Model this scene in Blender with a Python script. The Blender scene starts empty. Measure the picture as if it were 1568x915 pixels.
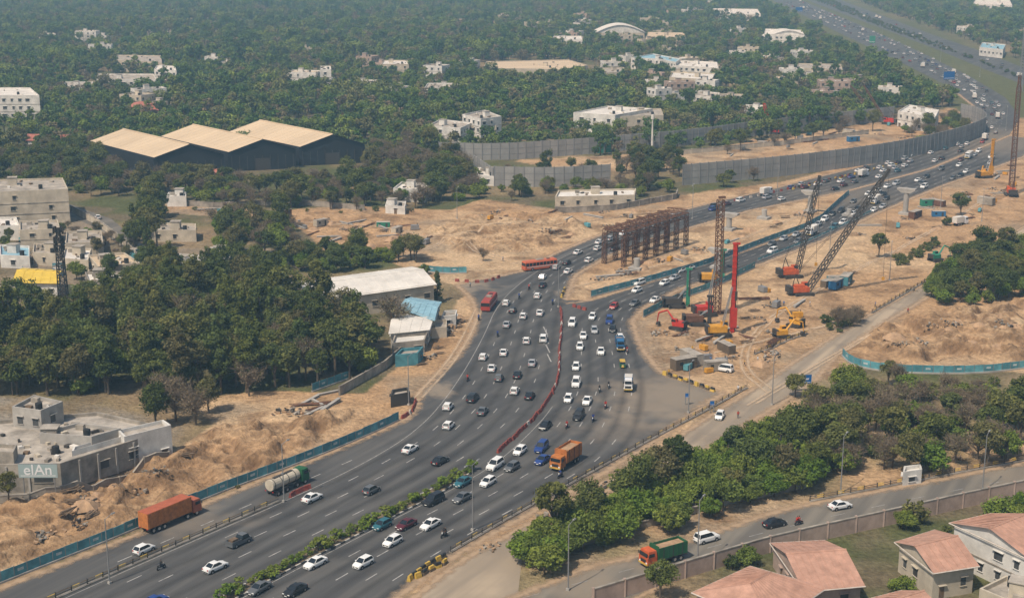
import bpy, math, random
import numpy as np
from mathutils import Vector, Matrix
from mathutils.geometry import tessellate_polygon
R=random.Random(11); rng=np.random.default_rng(5)
H=100.0; F=2200.0; UC=784.0; VC=457.5
PITCH=math.atan((VC+110)/F); cP,sP=math.cos(PITCH),math.sin(PITCH)
def G(u,v,z=0.0):
    """surveyed ground position (world metres) of a point measured on the photograph"""
    a=(u-UC)/F; b=(VC-v)/F
    dy=cP+b*sP; dz=-sP+b*cP
    t=(z-H)/dz
    return (a*t,dy*t,z)
def GP(l,z=0.0): return [G(u,v,z) for u,v in l]
sc=bpy.context.scene
# ------------------------------------------------------------------ materials
def mat(name,col,rough=0.85,var=0.0,scale=1.0,col2=None,bump=0.0,objcol=False,metal=0.0,detail=5,stretch=None,spec=0.3):
    m=bpy.data.materials.new(name); m.use_nodes=True; nt=m.node_tree; N=nt.nodes; L=nt.links
    b=N['Principled BSDF']; b.inputs['Roughness'].default_value=rough; b.inputs['Metallic'].default_value=metal
    b.inputs['Specular IOR Level'].default_value=spec
    c4=(*col,1)
    b.inputs['Base Color'].default_value=c4
    src=None
    if objcol:
        oi=N.new('ShaderNodeObjectInfo'); src=oi.outputs['Color']
    if var>0 or col2 or bump>0:
        g=N.new('ShaderNodeNewGeometry'); nz=N.new('ShaderNodeTexNoise')
        nz.inputs['Scale'].default_value=scale; nz.inputs['Detail'].default_value=detail; nz.inputs['Roughness'].default_value=0.65
        if stretch:
            mp=N.new('ShaderNodeMapping'); mp.vector_type='TEXTURE'
            mp.inputs['Rotation'].default_value=(0,0,stretch[0]); mp.inputs['Scale'].default_value=(stretch[1],1,1)
            L.new(g.outputs['Position'],mp.inputs['Vector']); L.new(mp.outputs[0],nz.inputs['Vector'])
        else: L.new(g.outputs['Position'],nz.inputs['Vector'])
        mr=N.new('ShaderNodeMapRange'); mr.inputs[1].default_value=0.3; mr.inputs[2].default_value=0.7
        L.new(nz.outputs['Fac'],mr.inputs[0])
        mx=N.new('ShaderNodeMix'); mx.data_type='RGBA'
        if src:
            mu=N.new('ShaderNodeMix'); mu.data_type='RGBA'; mu.blend_type='MULTIPLY'; mu.inputs[0].default_value=1
            L.new(src,mu.inputs[6]); mu.inputs[7].default_value=(1-var,1-var,1-var,1)
            L.new(src,mx.inputs[6]); L.new(mu.outputs[2],mx.inputs[7])
        else:
            mx.inputs[6].default_value=tuple(c*(1-var) for c in col)+(1,)
            mx.inputs[7].default_value=(*col2,1) if col2 else tuple(min(1,c*(1+var)) for c in col)+(1,)
        L.new(mr.outputs[0],mx.inputs[0]); src=mx.outputs[2]
        if bump>0:
            bp=N.new('ShaderNodeBump'); bp.inputs['Distance'].default_value=bump; bp.inputs['Strength'].default_value=1
            L.new(nz.outputs['Fac'],bp.inputs['Height']); L.new(bp.outputs[0],b.inputs['Normal'])
    if src: L.new(src,b.inputs['Base Color'])
    return m
M={}
def mk(n,*a,**k): M[n]=mat(n,*a,**k)
mk('paint',(0.8,0.8,0.8),0.3,objcol=True,spec=0.5)
mk('glass_dark',(0.015,0.02,0.025),0.15,spec=0.5)
mk('window_glass',(0.06,0.062,0.062),0.4,var=.5,scale=.4)
mk('tyre',(0.02,0.02,0.02),0.9); mk('trim',(0.03,0.03,0.032),0.6); mk('lamp_white',(0.8,0.8,0.75),0.3)
mk('lamp_red',(0.4,0.02,0.02),0.4); mk('chrome',(0.5,0.5,0.5),0.3,metal=0.8)
mk('skin',(0.22,0.12,0.07),0.7); mk('shirt',(0.3,0.3,0.3),0.9,objcol=True); mk('trouser',(0.03,0.035,0.05),0.9); mk('hair',(0.01,0.01,0.01),0.6)
mk('concrete',(0.34,0.32,0.29),0.9,var=0.25,scale=0.35,bump=0.02); mk('conc_dirty',(0.27,0.24,0.20),0.95,var=0.5,scale=0.3,bump=0.03)
mk('white_wall',(0.58,0.56,0.52),0.9,var=0.25,scale=0.3); mk('cream_wall',(0.45,0.395,0.31),0.9,var=0.25,scale=0.3)
mk('pink_wall',(0.36,0.27,0.22),0.95,var=0.25,scale=0.4); mk('grey_wall',(0.25,0.245,0.235),0.9,var=0.35,scale=0.2)
mk('roof_conc',(0.33,0.295,0.25),0.95,var=0.45,scale=0.3); mk('roof_white',(0.60,0.57,0.52),0.8,var=0.2,scale=0.15)
mk('roof_beige',(0.52,0.41,0.28),0.8,var=0.12,scale=0.08,stretch=(0.3,6)); mk('roof_tile',(0.41,0.235,0.17),0.9,var=0.25,scale=0.6)
mk('roof_red',(0.38,0.14,0.10),0.9,var=0.2,scale=0.4); mk('roof_blue',(0.22,0.38,0.46),0.7,var=0.25,scale=0.4); mk('roof_yellow',(0.6,0.42,0.06),0.7,var=0.15,scale=0.4)
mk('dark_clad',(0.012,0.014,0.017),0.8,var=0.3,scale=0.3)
mk('panel_grey',(0.24,0.232,0.22),0.85,var=0.22,scale=0.12,detail=8); mk('panel_grey_b',(0.275,0.265,0.25),0.85,var=0.22,scale=0.15,detail=8)
mk('panel_post',(0.18,0.175,0.17),0.8)
mk('teal',(0.07,0.22,0.26),0.7,var=0.35,scale=0.5); mk('teal_b',(0.10,0.29,0.33),0.7,var=0.35,scale=0.7); mk('teal_white',(0.40,0.46,0.46),0.7,var=0.3,scale=2)
mk('green_sheet',(0.03,0.20,0.12),0.7,var=0.2,scale=1)
mk('yellow',(0.48,0.32,0.06),0.6,var=0.35,scale=1.5); mk('black',(0.025,0.025,0.025),0.7); mk('rail_brown',(0.12,0.09,0.06),0.8,var=0.3,scale=1)
mk('red_barrier',(0.24,0.055,0.04),0.7,var=0.4,scale=1.5); mk('barrier_white',(0.45,0.4,0.35),0.8,var=0.2,scale=1)
mk('rust',(0.13,0.065,0.04),0.9,var=0.4,scale=1.2); mk('steel_dark',(0.05,0.045,0.04),0.6); mk('steel_grey',(0.26,0.26,0.26),0.5,metal=0.3)
mk('red_machine',(0.45,0.035,0.02),0.5,var=0.2,scale=1); mk('orange_machine',(0.5,0.10,0.03),0.6,var=0.25,scale=1); mk('yellow_machine',(0.55,0.27,0.03),0.6,var=0.25,scale=1)
mk('orange_body',(0.42,0.15,0.04),0.7,var=0.3,scale=1.5); mk('red_cont',(0.36,0.10,0.05),0.7,var=0.2,scale=1.2); mk('bus_red',(0.32,0.05,0.035),0.5); mk('bus_orange',(0.50,0.12,0.05),0.5)
mk('green_body',(0.02,0.10,0.04),0.6); mk('blue_body',(0.03,0.14,0.30),0.5); mk('wood',(0.16,0.11,0.07),0.9,var=0.3,scale=1)
mk('marking',(0.33,0.32,0.30),0.85,var=0.45,scale=1.0)
mk('kerb_w',(0.42,0.40,0.36),0.9,var=0.2,scale=1); mk('kerb_b',(0.05,0.05,0.05),0.9)
mk('soil_planter',(0.16,0.12,0.075),1,var=0.3,scale=0.8); mk('bark',(0.11,0.085,0.06),1,var=0.3,scale=2); mk('twig',(0.17,0.13,0.09),1)
mk('sign_blue',(0.01,0.10,0.32),0.5); mk('sign_white',(0.7,0.7,0.7),0.5); mk('sign_teal',(0.30,0.38,0.38),0.6)
mk('dirt_pile',(0.36,0.235,0.14),1,var=0.35,scale=0.5,bump=0.2)
def leafmat(name,cols,trans=0.2):
    m=bpy.data.materials.new(name); m.use_nodes=True; nt=m.node_tree; N=nt.nodes; L=nt.links
    N.remove(N['Principled BSDF']); out=N['Material Output']
    oi=N.new('ShaderNodeObjectInfo'); rp=N.new('ShaderNodeValToRGB'); L.new(oi.outputs['Random'],rp.inputs[0])
    e=rp.color_ramp.elements
    for i,c in enumerate(cols):
        p=i/(len(cols)-1)
        if i==0: el=e[0]
        elif i==len(cols)-1: el=e[-1]
        else: el=e.new(p)
        el.position=p; el.color=(*c,1)
    at=N.new('ShaderNodeAttribute'); at.attribute_name='lv'
    mr=N.new('ShaderNodeMapRange'); mr.inputs[3].default_value=0.5; mr.inputs[4].default_value=1.65; L.new(at.outputs['Fac'],mr.inputs[0])
    mx=N.new('ShaderNodeVectorMath'); mx.operation='SCALE'; L.new(rp.outputs[0],mx.inputs[0]); L.new(mr.outputs[0],mx.inputs['Scale'])
    d=N.new('ShaderNodeBsdfDiffuse'); L.new(mx.outputs[0],d.inputs[0])
    if trans>0:
        t=N.new('ShaderNodeBsdfTranslucent'); ms=N.new('ShaderNodeMixShader'); ms.inputs[0].default_value=trans
        L.new(mx.outputs[0],t.inputs[0]); L.new(d.outputs[0],ms.inputs[1]); L.new(t.outputs[0],ms.inputs[2]); L.new(ms.outputs[0],out.inputs[0])
    else: L.new(d.outputs[0],out.inputs[0])
    return m
M['leaf']=leafmat('leaf',[(0.06,0.08,0.025),(0.12,0.135,0.035),(0.08,0.11,0.035),(0.15,0.15,0.045),(0.13,0.115,0.055)],.25)
M['leaf_bright']=leafmat('leaf_bright',[(0.10,0.16,0.025),(0.15,0.205,0.035),(0.17,0.20,0.04),(0.11,0.15,0.035)],.25)
M['leaf_far']=leafmat('leaf_far',[(0.04,0.075,0.022),(0.095,0.14,0.03),(0.05,0.095,0.03),(0.15,0.175,0.045),(0.14,0.13,0.06),(0.06,0.11,0.025),(0.17,0.21,0.045),(0.04,0.07,0.025)],0)
M['leaf_dry']=leafmat('leaf_dry',[(0.15,0.12,0.075),(0.18,0.14,0.085),(0.13,0.125,0.06)],0)
# ------------------------------------------------------------------ mesh builder
class MB:
    def __init__(s): s.v=[];s.f=[];s.m=[];s.mats=[];s.T=Matrix.Identity(4)
    def mi(s,n):
        if n not in s.mats: s.mats.append(n)
        return s.mats.index(n)
    def add(s,vs,fs,mt):
        k=len(s.v); T=s.T
        s.v+= [tuple(T@Vector(p)) for p in vs]; i=s.mi(mt)
        for f in fs: s.f.append(tuple(k+j for j in f)); s.m.append(i)
    def box(s,c,d,mt,yaw=0,pitch=0):
        x,y,z=d[0]/2,d[1]/2,d[2]/2
        vs=[(-x,-y,-z),(x,-y,-z),(x,y,-z),(-x,y,-z),(-x,-y,z),(x,-y,z),(x,y,z),(-x,y,z)]
        Rm=Matrix.Rotation(yaw,3,'Z')@Matrix.Rotation(pitch,3,'Y')
        vs=[Rm@Vector(p)+Vector(c) for p in vs]
        s.add(vs,[(0,3,2,1),(4,5,6,7),(0,1,5,4),(1,2,6,5),(2,3,7,6),(3,0,4,7)],mt)
    def tbox(s,c,d,top,mt,yaw=0):
        x,y,z=d[0]/2,d[1]/2,d[2]; a,b=x*top[0],y*top[1]
        vs=[(-x,-y,0),(x,-y,0),(x,y,0),(-x,y,0),(-a,-b,z),(a,-b,z),(a,b,z),(-a,b,z)]
        Rm=Matrix.Rotation(yaw,3,'Z'); vs=[Rm@Vector(p)+Vector(c) for p in vs]
        s.add(vs,[(0,3,2,1),(4,5,6,7),(0,1,5,4),(1,2,6,5),(2,3,7,6),(3,0,4,7)],mt)
    def beam(s,p0,p1,r0,mt,n=4,r1=None,caps=True):
        p0,p1=Vector(p0),Vector(p1); d=p1-p0
        if d.length<1e-6: return
        d.normalize(); a=d.orthogonal().normalized(); b=d.cross(a); r1=r0 if r1 is None else r1
        vs=[]
        for p,r in((p0,r0),(p1,r1)):
            for i in range(n):
                t=2*math.pi*(i+.5)/n; vs.append(p+a*(math.cos(t)*r)+b*(math.sin(t)*r))
        fs=[(i,(i+1)%n,n+(i+1)%n,n+i) for i in range(n)]
        if caps: fs+= [tuple(range(n))[::-1],tuple(range(n,2*n))]
        s.add(vs,fs,mt)
    def poly(s,pts,mt):
        tri=tessellate_polygon([[Vector(p) for p in pts]])
        fs=[]
        for t in tri:
            a,b,c=[Vector(pts[i]) for i in t]
            if (b-a).cross(c-a).z<0: t=(t[0],t[2],t[1])
            fs.append(tuple(t))
        s.add(pts,fs,mt)
    def lattice(s,p0,p1,w,seg,mt,r=0.07,taper=1.0):
        p0,p1=Vector(p0),Vector(p1); d=(p1-p0).normalized()
        a=d.cross(Vector((0,1,0)) if abs(d.y)<.8 else Vector((1,0,0))).normalized(); b=d.cross(a)
        prev=None
        for i in range(seg+1):
            t=i/seg; ww=w/2*(1+(taper-1)*t); 
            if taper<1 and t>0.9: ww*=0.6
            c=p0.lerp(p1,t); ring=[c+a*x*ww+b*y*ww for x,y in((-1,-1),(1,-1),(1,1),(-1,1))]
            for k in range(4):
                s.beam(ring[k],ring[(k+1)%4],r*.7,mt,3,caps=False)
                if prev:
                    s.beam(prev[k],ring[k],r,mt,4,caps=False)
                    s.beam(prev[k],ring[(k+1)%4],r*.7,mt,3,caps=False)
            prev=ring
    def mesh(s,name,smooth=False):
        me=bpy.data.meshes.new(name); me.from_pydata(s.v,[],s.f)
        for n in s.mats: me.materials.append(M[n])
        me.polygons.foreach_set('material_index',s.m)
        if smooth: me.polygons.foreach_set('use_smooth',[True]*len(s.f))
        me.update(); return me
def put(name,me,loc=(0,0,0),rz=0,scale=1,col=None,parent=None):
    o=bpy.data.objects.new(name,me); o.location=loc; o.rotation_euler=(0,0,rz)
    o.scale=(scale,)*3 if not hasattr(scale,'__len__') else scale
    if col: o.color=(*col,1)
    if parent: o.parent=parent
    sc.collection.objects.link(o); return o
# ------------------------------------------------------------------ numeric helpers
tab=rng.random((256,256))
def vnoise(x,y,s):
    x=x/s; y=y/s; xi=np.floor(x).astype(int); yi=np.floor(y).astype(int); fx=x-xi; fy=y-yi
    fx=fx*fx*(3-2*fx); fy=fy*fy*(3-2*fy); g=lambda a,b: tab[a%256,b%256]
    return (g(xi,yi)*(1-fx)+g(xi+1,yi)*fx)*(1-fy)+(g(xi,yi+1)*(1-fx)+g(xi+1,yi+1)*fx)*fy
def fbm(x,y,s,o=4):
    r=0;a=.5;t=0
    for i in range(o): r=r+a*vnoise(x+i*37.3,y+i*91.7,s/(2**i)); t+=a; a*=.5
    return r/t
def inpoly(x,y,P):
    c=np.zeros(np.shape(x),bool); n=len(P)
    for i in range(n):
        x1,y1=P[i][0],P[i][1]; x2,y2=P[(i+1)%n][0],P[(i+1)%n][1]
        if y1==y2: continue
        cr=((y1>y)!=(y2>y))&(x<(x2-x1)*(y-y1)/(y2-y1)+x1); c^=cr
    return c
def smooth(P,it=2):
    P=[Vector(p) for p in P]
    for _ in range(it):
        Q=[P[0]]
        for a,b in zip(P[:-1],P[1:]): Q+=[a.lerp(b,.25),a.lerp(b,.75)]
        Q.append(P[-1]); P=Q
    return P
def resample(P,step):
    P=[Vector(p) for p in P]; out=[P[0].copy()]; need=step
    for a,b in zip(P[:-1],P[1:]):
        L=(b-a).length; d=need
        while d<=L and L>0: out.append(a.lerp(b,d/L)); d+=step
        need=d-L
    return out
# ------------------------------------------------------------------ survey polygons
RL_OUT=[(-60,925),(0,900),(215,815),(320,768),(480,703),(622,642),(638,622),(642,600),(665,577),(700,545),(722,512),(731,482),(722,457),(700,437),(722,430),(760,424),(800,415),(850,388),(905,365),(950,348),(1020,328),(1100,308),(1180,290),(1240,274),(1330,252),(1420,228),(1480,207),(1505,185),(1490,162),(1452,132),(1388,100),(1288,52),(1198,8),(1165,-8),(1130,-30)]
RL_IN=[(1170,-30),(1203,-10),(1240,6),(1330,44),(1418,84),(1487,118),(1540,150),(1562,180),(1545,208),(1425,258),(1300,292),(1150,322),(1010,362),(930,393),(880,422),(866,460),(860,500),(857,560),(845,610),(810,650),(768,690),(715,722),(530,812),(300,935),(-80,960)]
ROAD_L=RL_OUT+RL_IN
RR_OUT=[(1600,215),(1568,240),(1500,265),(1450,282),(1400,302),(1340,328),(1260,368),(1170,403),(1040,443),(985,472),(968,492),(975,515),(990,545),(1012,570),(1108,602),(1090,612),(1000,678),(900,738),(800,792),(700,848),(580,935)]
ROAD_R=[(300,935),(530,812),(715,722),(768,690),(810,650),(845,610),(857,560),(860,500),(866,460),(905,460),(960,443),(1090,402),(1170,374),(1250,346),(1285,312),(1300,292),(1425,258),(1545,208)]+RR_OUT
ROAD_F=[(1185,-30),(1215,-9),(1250,6),(1340,40),(1430,74),(1505,105),(1568,130),(1700,178),(1700,140),(1568,104),(1500,78),(1430,54),(1345,22),(1270,-6),(1205,-30)]
SERV=[(790,935),(610,935),(700,862),(900,752),(1000,694),(1110,622),(1160,592),(1215,555),(1300,500),(1420,432),(1568,347),(1640,310),(1640,345),(1568,372),(1480,420),(1345,500),(1280,545),(1240,592),(1150,645),(1080,690),(980,732),(900,762),(835,805),(800,850)]
RB_T=[(740,935),(900,868),(1000,845),(1100,812),(1200,780),(1300,760),(1420,738),(1568,708),(1680,690)]; RB_B=[(1680,728),(1568,750),(1430,780),(1340,797),(1200,830),(1120,850),(1040,880),(940,935)]
ROAD_B=RB_T+RB_B
DRIVE=[(105,312),(170,335),(220,375),(235,400),(205,402),(190,380),(150,350),(95,325)]
D=[[(-80,800),(0,762),(90,757),(265,690),(330,650),(290,612),(400,598),(560,602),(610,560),(690,500),(700,460),(730,440),(740,500),(640,600),(622,642),(470,705),(305,768),(0,893),(-80,930)],
 [(230,305),(300,308),(400,325),(520,315),(690,322),(740,305),(850,320),(1050,298),(1200,278),(1420,222),(1520,200),(1530,240),(1380,270),(1100,420),(900,470),(840,470),(800,425),(700,437),(640,420),(600,400),(500,385),(460,350),(380,335),(240,325)],
 [(780,246),(1060,232),(1350,185),(1460,165),(1500,190),(1460,215),(1200,242),(1045,258),(900,264)],
 [(950,480),(1040,430),(1260,355),(1400,290),(1530,235),(1540,180),(1700,190),(1700,600),(1568,570),(1290,560),(1200,640),(1110,610),(1010,590),(955,515)],
 [(590,935),(700,845),(1100,600),(1240,570),(1310,600),(1330,650),(1440,640),(1700,620),(1700,700),(1430,742),(1300,765),(1100,815),(900,880),(780,935)]]
HWYC=[(1090,-35),(1165,5),(1275,66),(1375,118),(1440,150),(1500,190),(1700,205),(1700,125),(1568,95),(1430,45),(1270,-12),(1220,-35)]
DGREY=[(-80,320),(100,310),(230,380),(420,380),(430,420),(200,460),(0,480),(-80,480)]
DELAN=[(-80,600),(150,620),(280,650),(265,692),(90,757),(-80,790)]
RELIEF=[([(-60,790),(60,765),(150,735),(275,695),(340,655),(430,650),(545,628),(460,692),(300,750),(180,800),(0,870),(-60,890)],3.4,5.5),
 ([(650,350),(760,322),(860,328),(900,350),(860,370),(800,385),(700,385)],3.0,9),
 ([(1330,505),(1440,480),(1640,450),(1640,545),(1568,548),(1400,552),(1320,535)],3.2,6),
 ([(1400,650),(1640,640),(1640,695),(1430,725)],1.2,8),
 ([(300,318),(420,328),(520,322),(640,335),(620,385),(500,370),(450,345)],1.0,6),
 ([(990,500),(1300,380),(1400,330),(1560,260),(1560,330),(1400,420),(1250,500),(1180,560),(1030,545)],0.5,5),
 ([(340,640),(560,605),(600,620),(540,628),(430,648)],0.5,6)]
# ------------------------------------------------------------------ ground
def axis(a,b,step,lo,hi,gr):
    c=list(np.arange(a,b,step)); s=step; x=a; L=[]
    while x>lo: s*=gr; x-=s; L.append(x)
    s=step; x=c[-1]; Rr=[]
    while x<hi: s*=gr; x+=s; Rr.append(x)
    return np.array(L[::-1]+c+Rr)
xs=axis(-130,230,.8,-9000,9000,1.05); ys=axis(205,460,.8,-2500,16000,1.015)
X,Y=np.meshgrid(xs,ys)
def blur(m,n=2):
    m=m.astype(float)
    for _ in range(n):
        p=np.pad(m,1,mode='edge'); m=(p[:-2,1:-1]+p[2:,1:-1]+p[1:-1,:-2]+p[1:-1,2:]+2*p[1:-1,1:-1])/6
    return m
roadm=np.zeros(X.shape,bool)
for P in (ROAD_L,ROAD_R,ROAD_F,SERV,ROAD_B): roadm|=inpoly(X,Y,GP(P))
Z=np.zeros(X.shape); relm=np.zeros(X.shape)
for P,amp,s in RELIEF:
    m=blur(inpoly(X,Y,GP(P)),6 if amp>1 else 3)
    wx=X+4*(fbm(X+9,Y,9,3)-.5)*2; wy=Y+4*(fbm(X,Y+40,9,3)-.5)*2
    n1=fbm(wx,wy,s,5); rid=1-np.abs(2*fbm(wx+50,wy,s*1.5,5)-1)*2.6
    hgt=0.7*np.clip(rid,-.5,1)+0.9*(n1-.45)
    st=3.0; tq=hgt*st; fr=tq-np.floor(tq); terr=(np.floor(tq)+np.clip((fr-.55)/.35,0,1))/st   # cut terraces
    Z+=m*amp*(.45*hgt+.55*terr)+m*(fbm(X,Y,2.2,3)-.5)*.5*min(1,amp); relm=np.maximum(relm,m*min(1,amp))
Z*=1-np.clip(blur(roadm,6)*2.5,0,1)
Z[(roadm)]=0
gy,gx=np.gradient(Z,ys,xs); slope=np.sqrt(gx*gx+gy*gy)
dm=np.zeros(X.shape)
for P in D[:5]: dm=np.maximum(dm,blur(inpoly(X,Y,GP(P)),2))
n=fbm(X,Y,14,5); n2=fbm(X+300,Y,6,5); n3=fbm(X-100,Y+77,40,4); n4=fbm(X-500,Y+177,18,5)
dm=np.clip((dm+(n-.5)*.9-.32)*4,0,1)
soil=np.array([0.155,0.125,0.075]); grass=np.array([0.095,0.105,0.04]); dirt=np.array([0.43,0.275,0.15]); pale=np.array([0.53,0.375,0.225]); brown=np.array([0.19,0.115,0.062]); grey=np.array([0.29,0.225,0.155])
def mixc(a,b,t): return a*(1-t[...,None])+b*t[...,None]
C=mixc(np.broadcast_to(soil,X.shape+(3,)),grass,np.clip((n-.4)*4,0,1))
C=mixc(C,np.array([.33,.235,.14]),np.clip((n3-.52)*6,0,1)*.6)
C=mixc(C,np.array([.11,.115,.045]),blur(inpoly(X,Y,GP(HWYC)),2)*.9)
Dc=mixc(np.broadcast_to(dirt,X.shape+(3,)),pale,np.clip((n3-.45)*4,0,1))
Dc=mixc(Dc,grey,np.clip((n4-.53)*5,0,1)*.75*(1-relm))
Dc=mixc(Dc,brown,np.clip((n2-.53)*5,0,1)*0.7)
Dc=mixc(Dc,brown,np.clip(slope*1.2-.2,0,1)*0.9)
lowr=blur(inpoly(X,Y,GP(D[4])),6)
Dc=mixc(Dc,np.array([0.2,0.17,0.09]),np.clip((n-.45)*4,0,1)*lowr*.8)
C=mixc(C,Dc,dm)
g=blur(inpoly(X,Y,GP(DGREY)),3); C=mixc(C,np.array([0.26,0.21,0.155]),g*np.clip((n-.3)*3,0,1))
g=blur(inpoly(X,Y,GP(DELAN)),3); C=mixc(C,np.array([0.25,0.22,0.18]),g*np.clip((n-.3)*3,0,1))
ny,nx=X.shape
me=bpy.data.meshes.new('ground'); vv=np.stack([X,Y,Z],-1).reshape(-1,3)
idx=np.arange(ny*nx).reshape(ny,nx); q=np.stack([idx[:-1,:-1],idx[:-1,1:],idx[1:,1:],idx[1:,:-1]],-1).reshape(-1,4)
me.vertices.add(len(vv)); me.vertices.foreach_set('co',vv.ravel()); me.loops.add(q.size); me.loops.foreach_set('vertex_index',q.ravel())
me.polygons.add(len(q)); me.polygons.foreach_set('loop_start',np.arange(0,q.size,4)); me.polygons.foreach_set('loop_total',np.full(len(q),4)); me.update()
ca=me.color_attributes.new('zone','FLOAT_COLOR','POINT'); ca.data.foreach_set('color',np.concatenate([C.reshape(-1,3),np.ones((ny*nx,1))],1).ravel())
gm=bpy.data.materials.new('ground_soil'); gm.use_nodes=True; N=gm.node_tree.nodes; L=gm.node_tree.links; b=N['Principled BSDF']; b.inputs['Roughness'].default_value=1; b.inputs['Specular IOR Level'].default_value=.1
at=N.new('ShaderNodeAttribute'); at.attribute_name='zone'; ge=N.new('ShaderNodeNewGeometry')
prev=at.outputs['Color']
for s_,lo,hi in ((0.9,0.70,1.22),(0.18,0.80,1.15),(4.0,0.78,1.15)):
    nz=N.new('ShaderNodeTexNoise'); nz.inputs['Scale'].default_value=s_; nz.inputs['Detail'].default_value=6; L.new(ge.outputs['Position'],nz.inputs['Vector'])
    mr=N.new('ShaderNodeMapRange'); mr.inputs[1].default_value=.3; mr.inputs[2].default_value=.7; mr.inputs[3].default_value=lo; mr.inputs[4].default_value=hi; L.new(nz.outputs[0],mr.inputs[0])
    vm=N.new('ShaderNodeVectorMath'); vm.operation='SCALE'; L.new(prev,vm.inputs[0]); L.new(mr.outputs[0],vm.inputs['Scale']); prev=vm.outputs[0]
    if s_==0.9:
        bp=N.new('ShaderNodeBump'); bp.inputs['Distance'].default_value=.7; L.new(nz.outputs[0],bp.inputs['Height']); L.new(bp.outputs[0],b.inputs['Normal'])
L.new(prev,b.inputs['Base Color']); me.materials.append(gm)
put('ground',me)
def gz(x,y):
    i=min(max(int(np.searchsorted(ys,y))-1,0),ny-2); j=min(max(int(np.searchsorted(xs,x))-1,0),nx-2)
    fy=(y-ys[i])/(ys[i+1]-ys[i]); fx=(x-xs[j])/(xs[j+1]-xs[j])
    return float((Z[i,j]*(1-fx)+Z[i,j+1]*fx)*(1-fy)+(Z[i+1,j]*(1-fx)+Z[i+1,j+1]*fx)*fy)
# ------------------------------------------------------------------ roads
def asphalt(name,base,dusty,ang=None):
    m=bpy.data.materials.new(name); m.use_nodes=True; N=m.node_tree.nodes; L=m.node_tree.links; b=N['Principled BSDF']; b.inputs['Roughness'].default_value=.85; b.inputs['Specular IOR Level'].default_value=.25
    ge=N.new('ShaderNodeNewGeometry')
    def noise(s,rot=0,st=1,d=6):
        mp=N.new('ShaderNodeMapping'); mp.vector_type='TEXTURE'; mp.inputs['Rotation'].default_value=(0,0,rot); mp.inputs['Scale'].default_value=(st,1,1)
        L.new(ge.outputs['Position'],mp.inputs[0]); nz=N.new('ShaderNodeTexNoise'); nz.inputs['Scale'].default_value=s; nz.inputs['Detail'].default_value=d; L.new(mp.outputs[0],nz.inputs[0]); return nz.outputs[0]
    def mr(x,a,b_,c,d):
        n=N.new('ShaderNodeMapRange'); n.inputs[1].default_value=a;n.inputs[2].default_value=b_;n.inputs[3].default_value=c;n.inputs[4].default_value=d; n.interpolation_type='SMOOTHSTEP'; L.new(x,n.inputs[0]); return n.outputs[0]
    mx=N.new('ShaderNodeMix'); mx.data_type='RGBA'; mx.inputs[6].default_value=(*base,1); mx.inputs[7].default_value=(base[0]*1.6,base[1]*1.55,base[2]*1.45,1)
    L.new(mr(noise(0.35,1.07,18),.38,.68,0,1),mx.inputs[0]); cur=mx.outputs[2]
    mx=N.new('ShaderNodeMix'); mx.data_type='RGBA'; L.new(cur,mx.inputs[6]); mx.inputs[7].default_value=(base[0]*.7,base[1]*.7,base[2]*.72,1)
    L.new(mr(noise(0.07),.5,.7,0,.7),mx.inputs[0]); cur=mx.outputs[2]
    for (cu,cv,r0,r1,amt) in dusty:
        vd=N.new('ShaderNodeVectorMath'); vd.operation='DISTANCE'; L.new(ge.outputs['Position'],vd.inputs[0]); vd.inputs[1].default_value=G(cu,cv)
        ad=N.new('ShaderNodeMath'); ad.operation='ADD'; L.new(vd.outputs['Value'],ad.inputs[0]); L.new(mr(noise(.15),.3,.7,-5,5),ad.inputs[1])
        f=mr(ad.outputs[0],r0,r1,amt,0)
        mx=N.new('ShaderNodeMix'); mx.data_type='RGBA'; L.new(cur,mx.inputs[6]); mx.inputs[7].default_value=(0.26,0.21,0.155,1); L.new(f,mx.inputs[0]); cur=mx.outputs[2]
    L.new(cur,b.inputs['Base Color']); return m
M['asphalt']=asphalt('asphalt',(0.070,0.069,0.068),[(1040,610,5,26,.75),(960,655,2,16,.35),(700,437,3,14,.9),(655,600,1,7,.8),(985,500,1,8,.8),(300,790,0,12,.4),(1300,300,0,40,.35),(1500,215,10,70,.5),(868,450,1,7,.6)])
M['asphalt_worn']=asphalt('asphalt_worn',(0.125,0.115,0.10),[(900,880,2,14,.6),(1568,730,2,14,.5)])
M['track_concrete']=asphalt('track_concrete',(0.25,0.205,0.155),[(800,860,5,20,.7)])
def sheet(name,P,m,z,it=0):
    B=MB(); B.poly([(p[0],p[1],z) for p in GP(P)],m); return put(name,B.mesh(name))
sheet('highway_road',ROAD_L,'asphalt',.03); sheet('highway_road',ROAD_R,'asphalt',.035); sheet('highway_road',ROAD_F,'asphalt',.03)
sheet('service_road',SERV,'track_concrete',.025); sheet('side_road',ROAD_B,'asphalt_worn',.025); sheet('village_lane',DRIVE,'asphalt_worn',.025)
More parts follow.
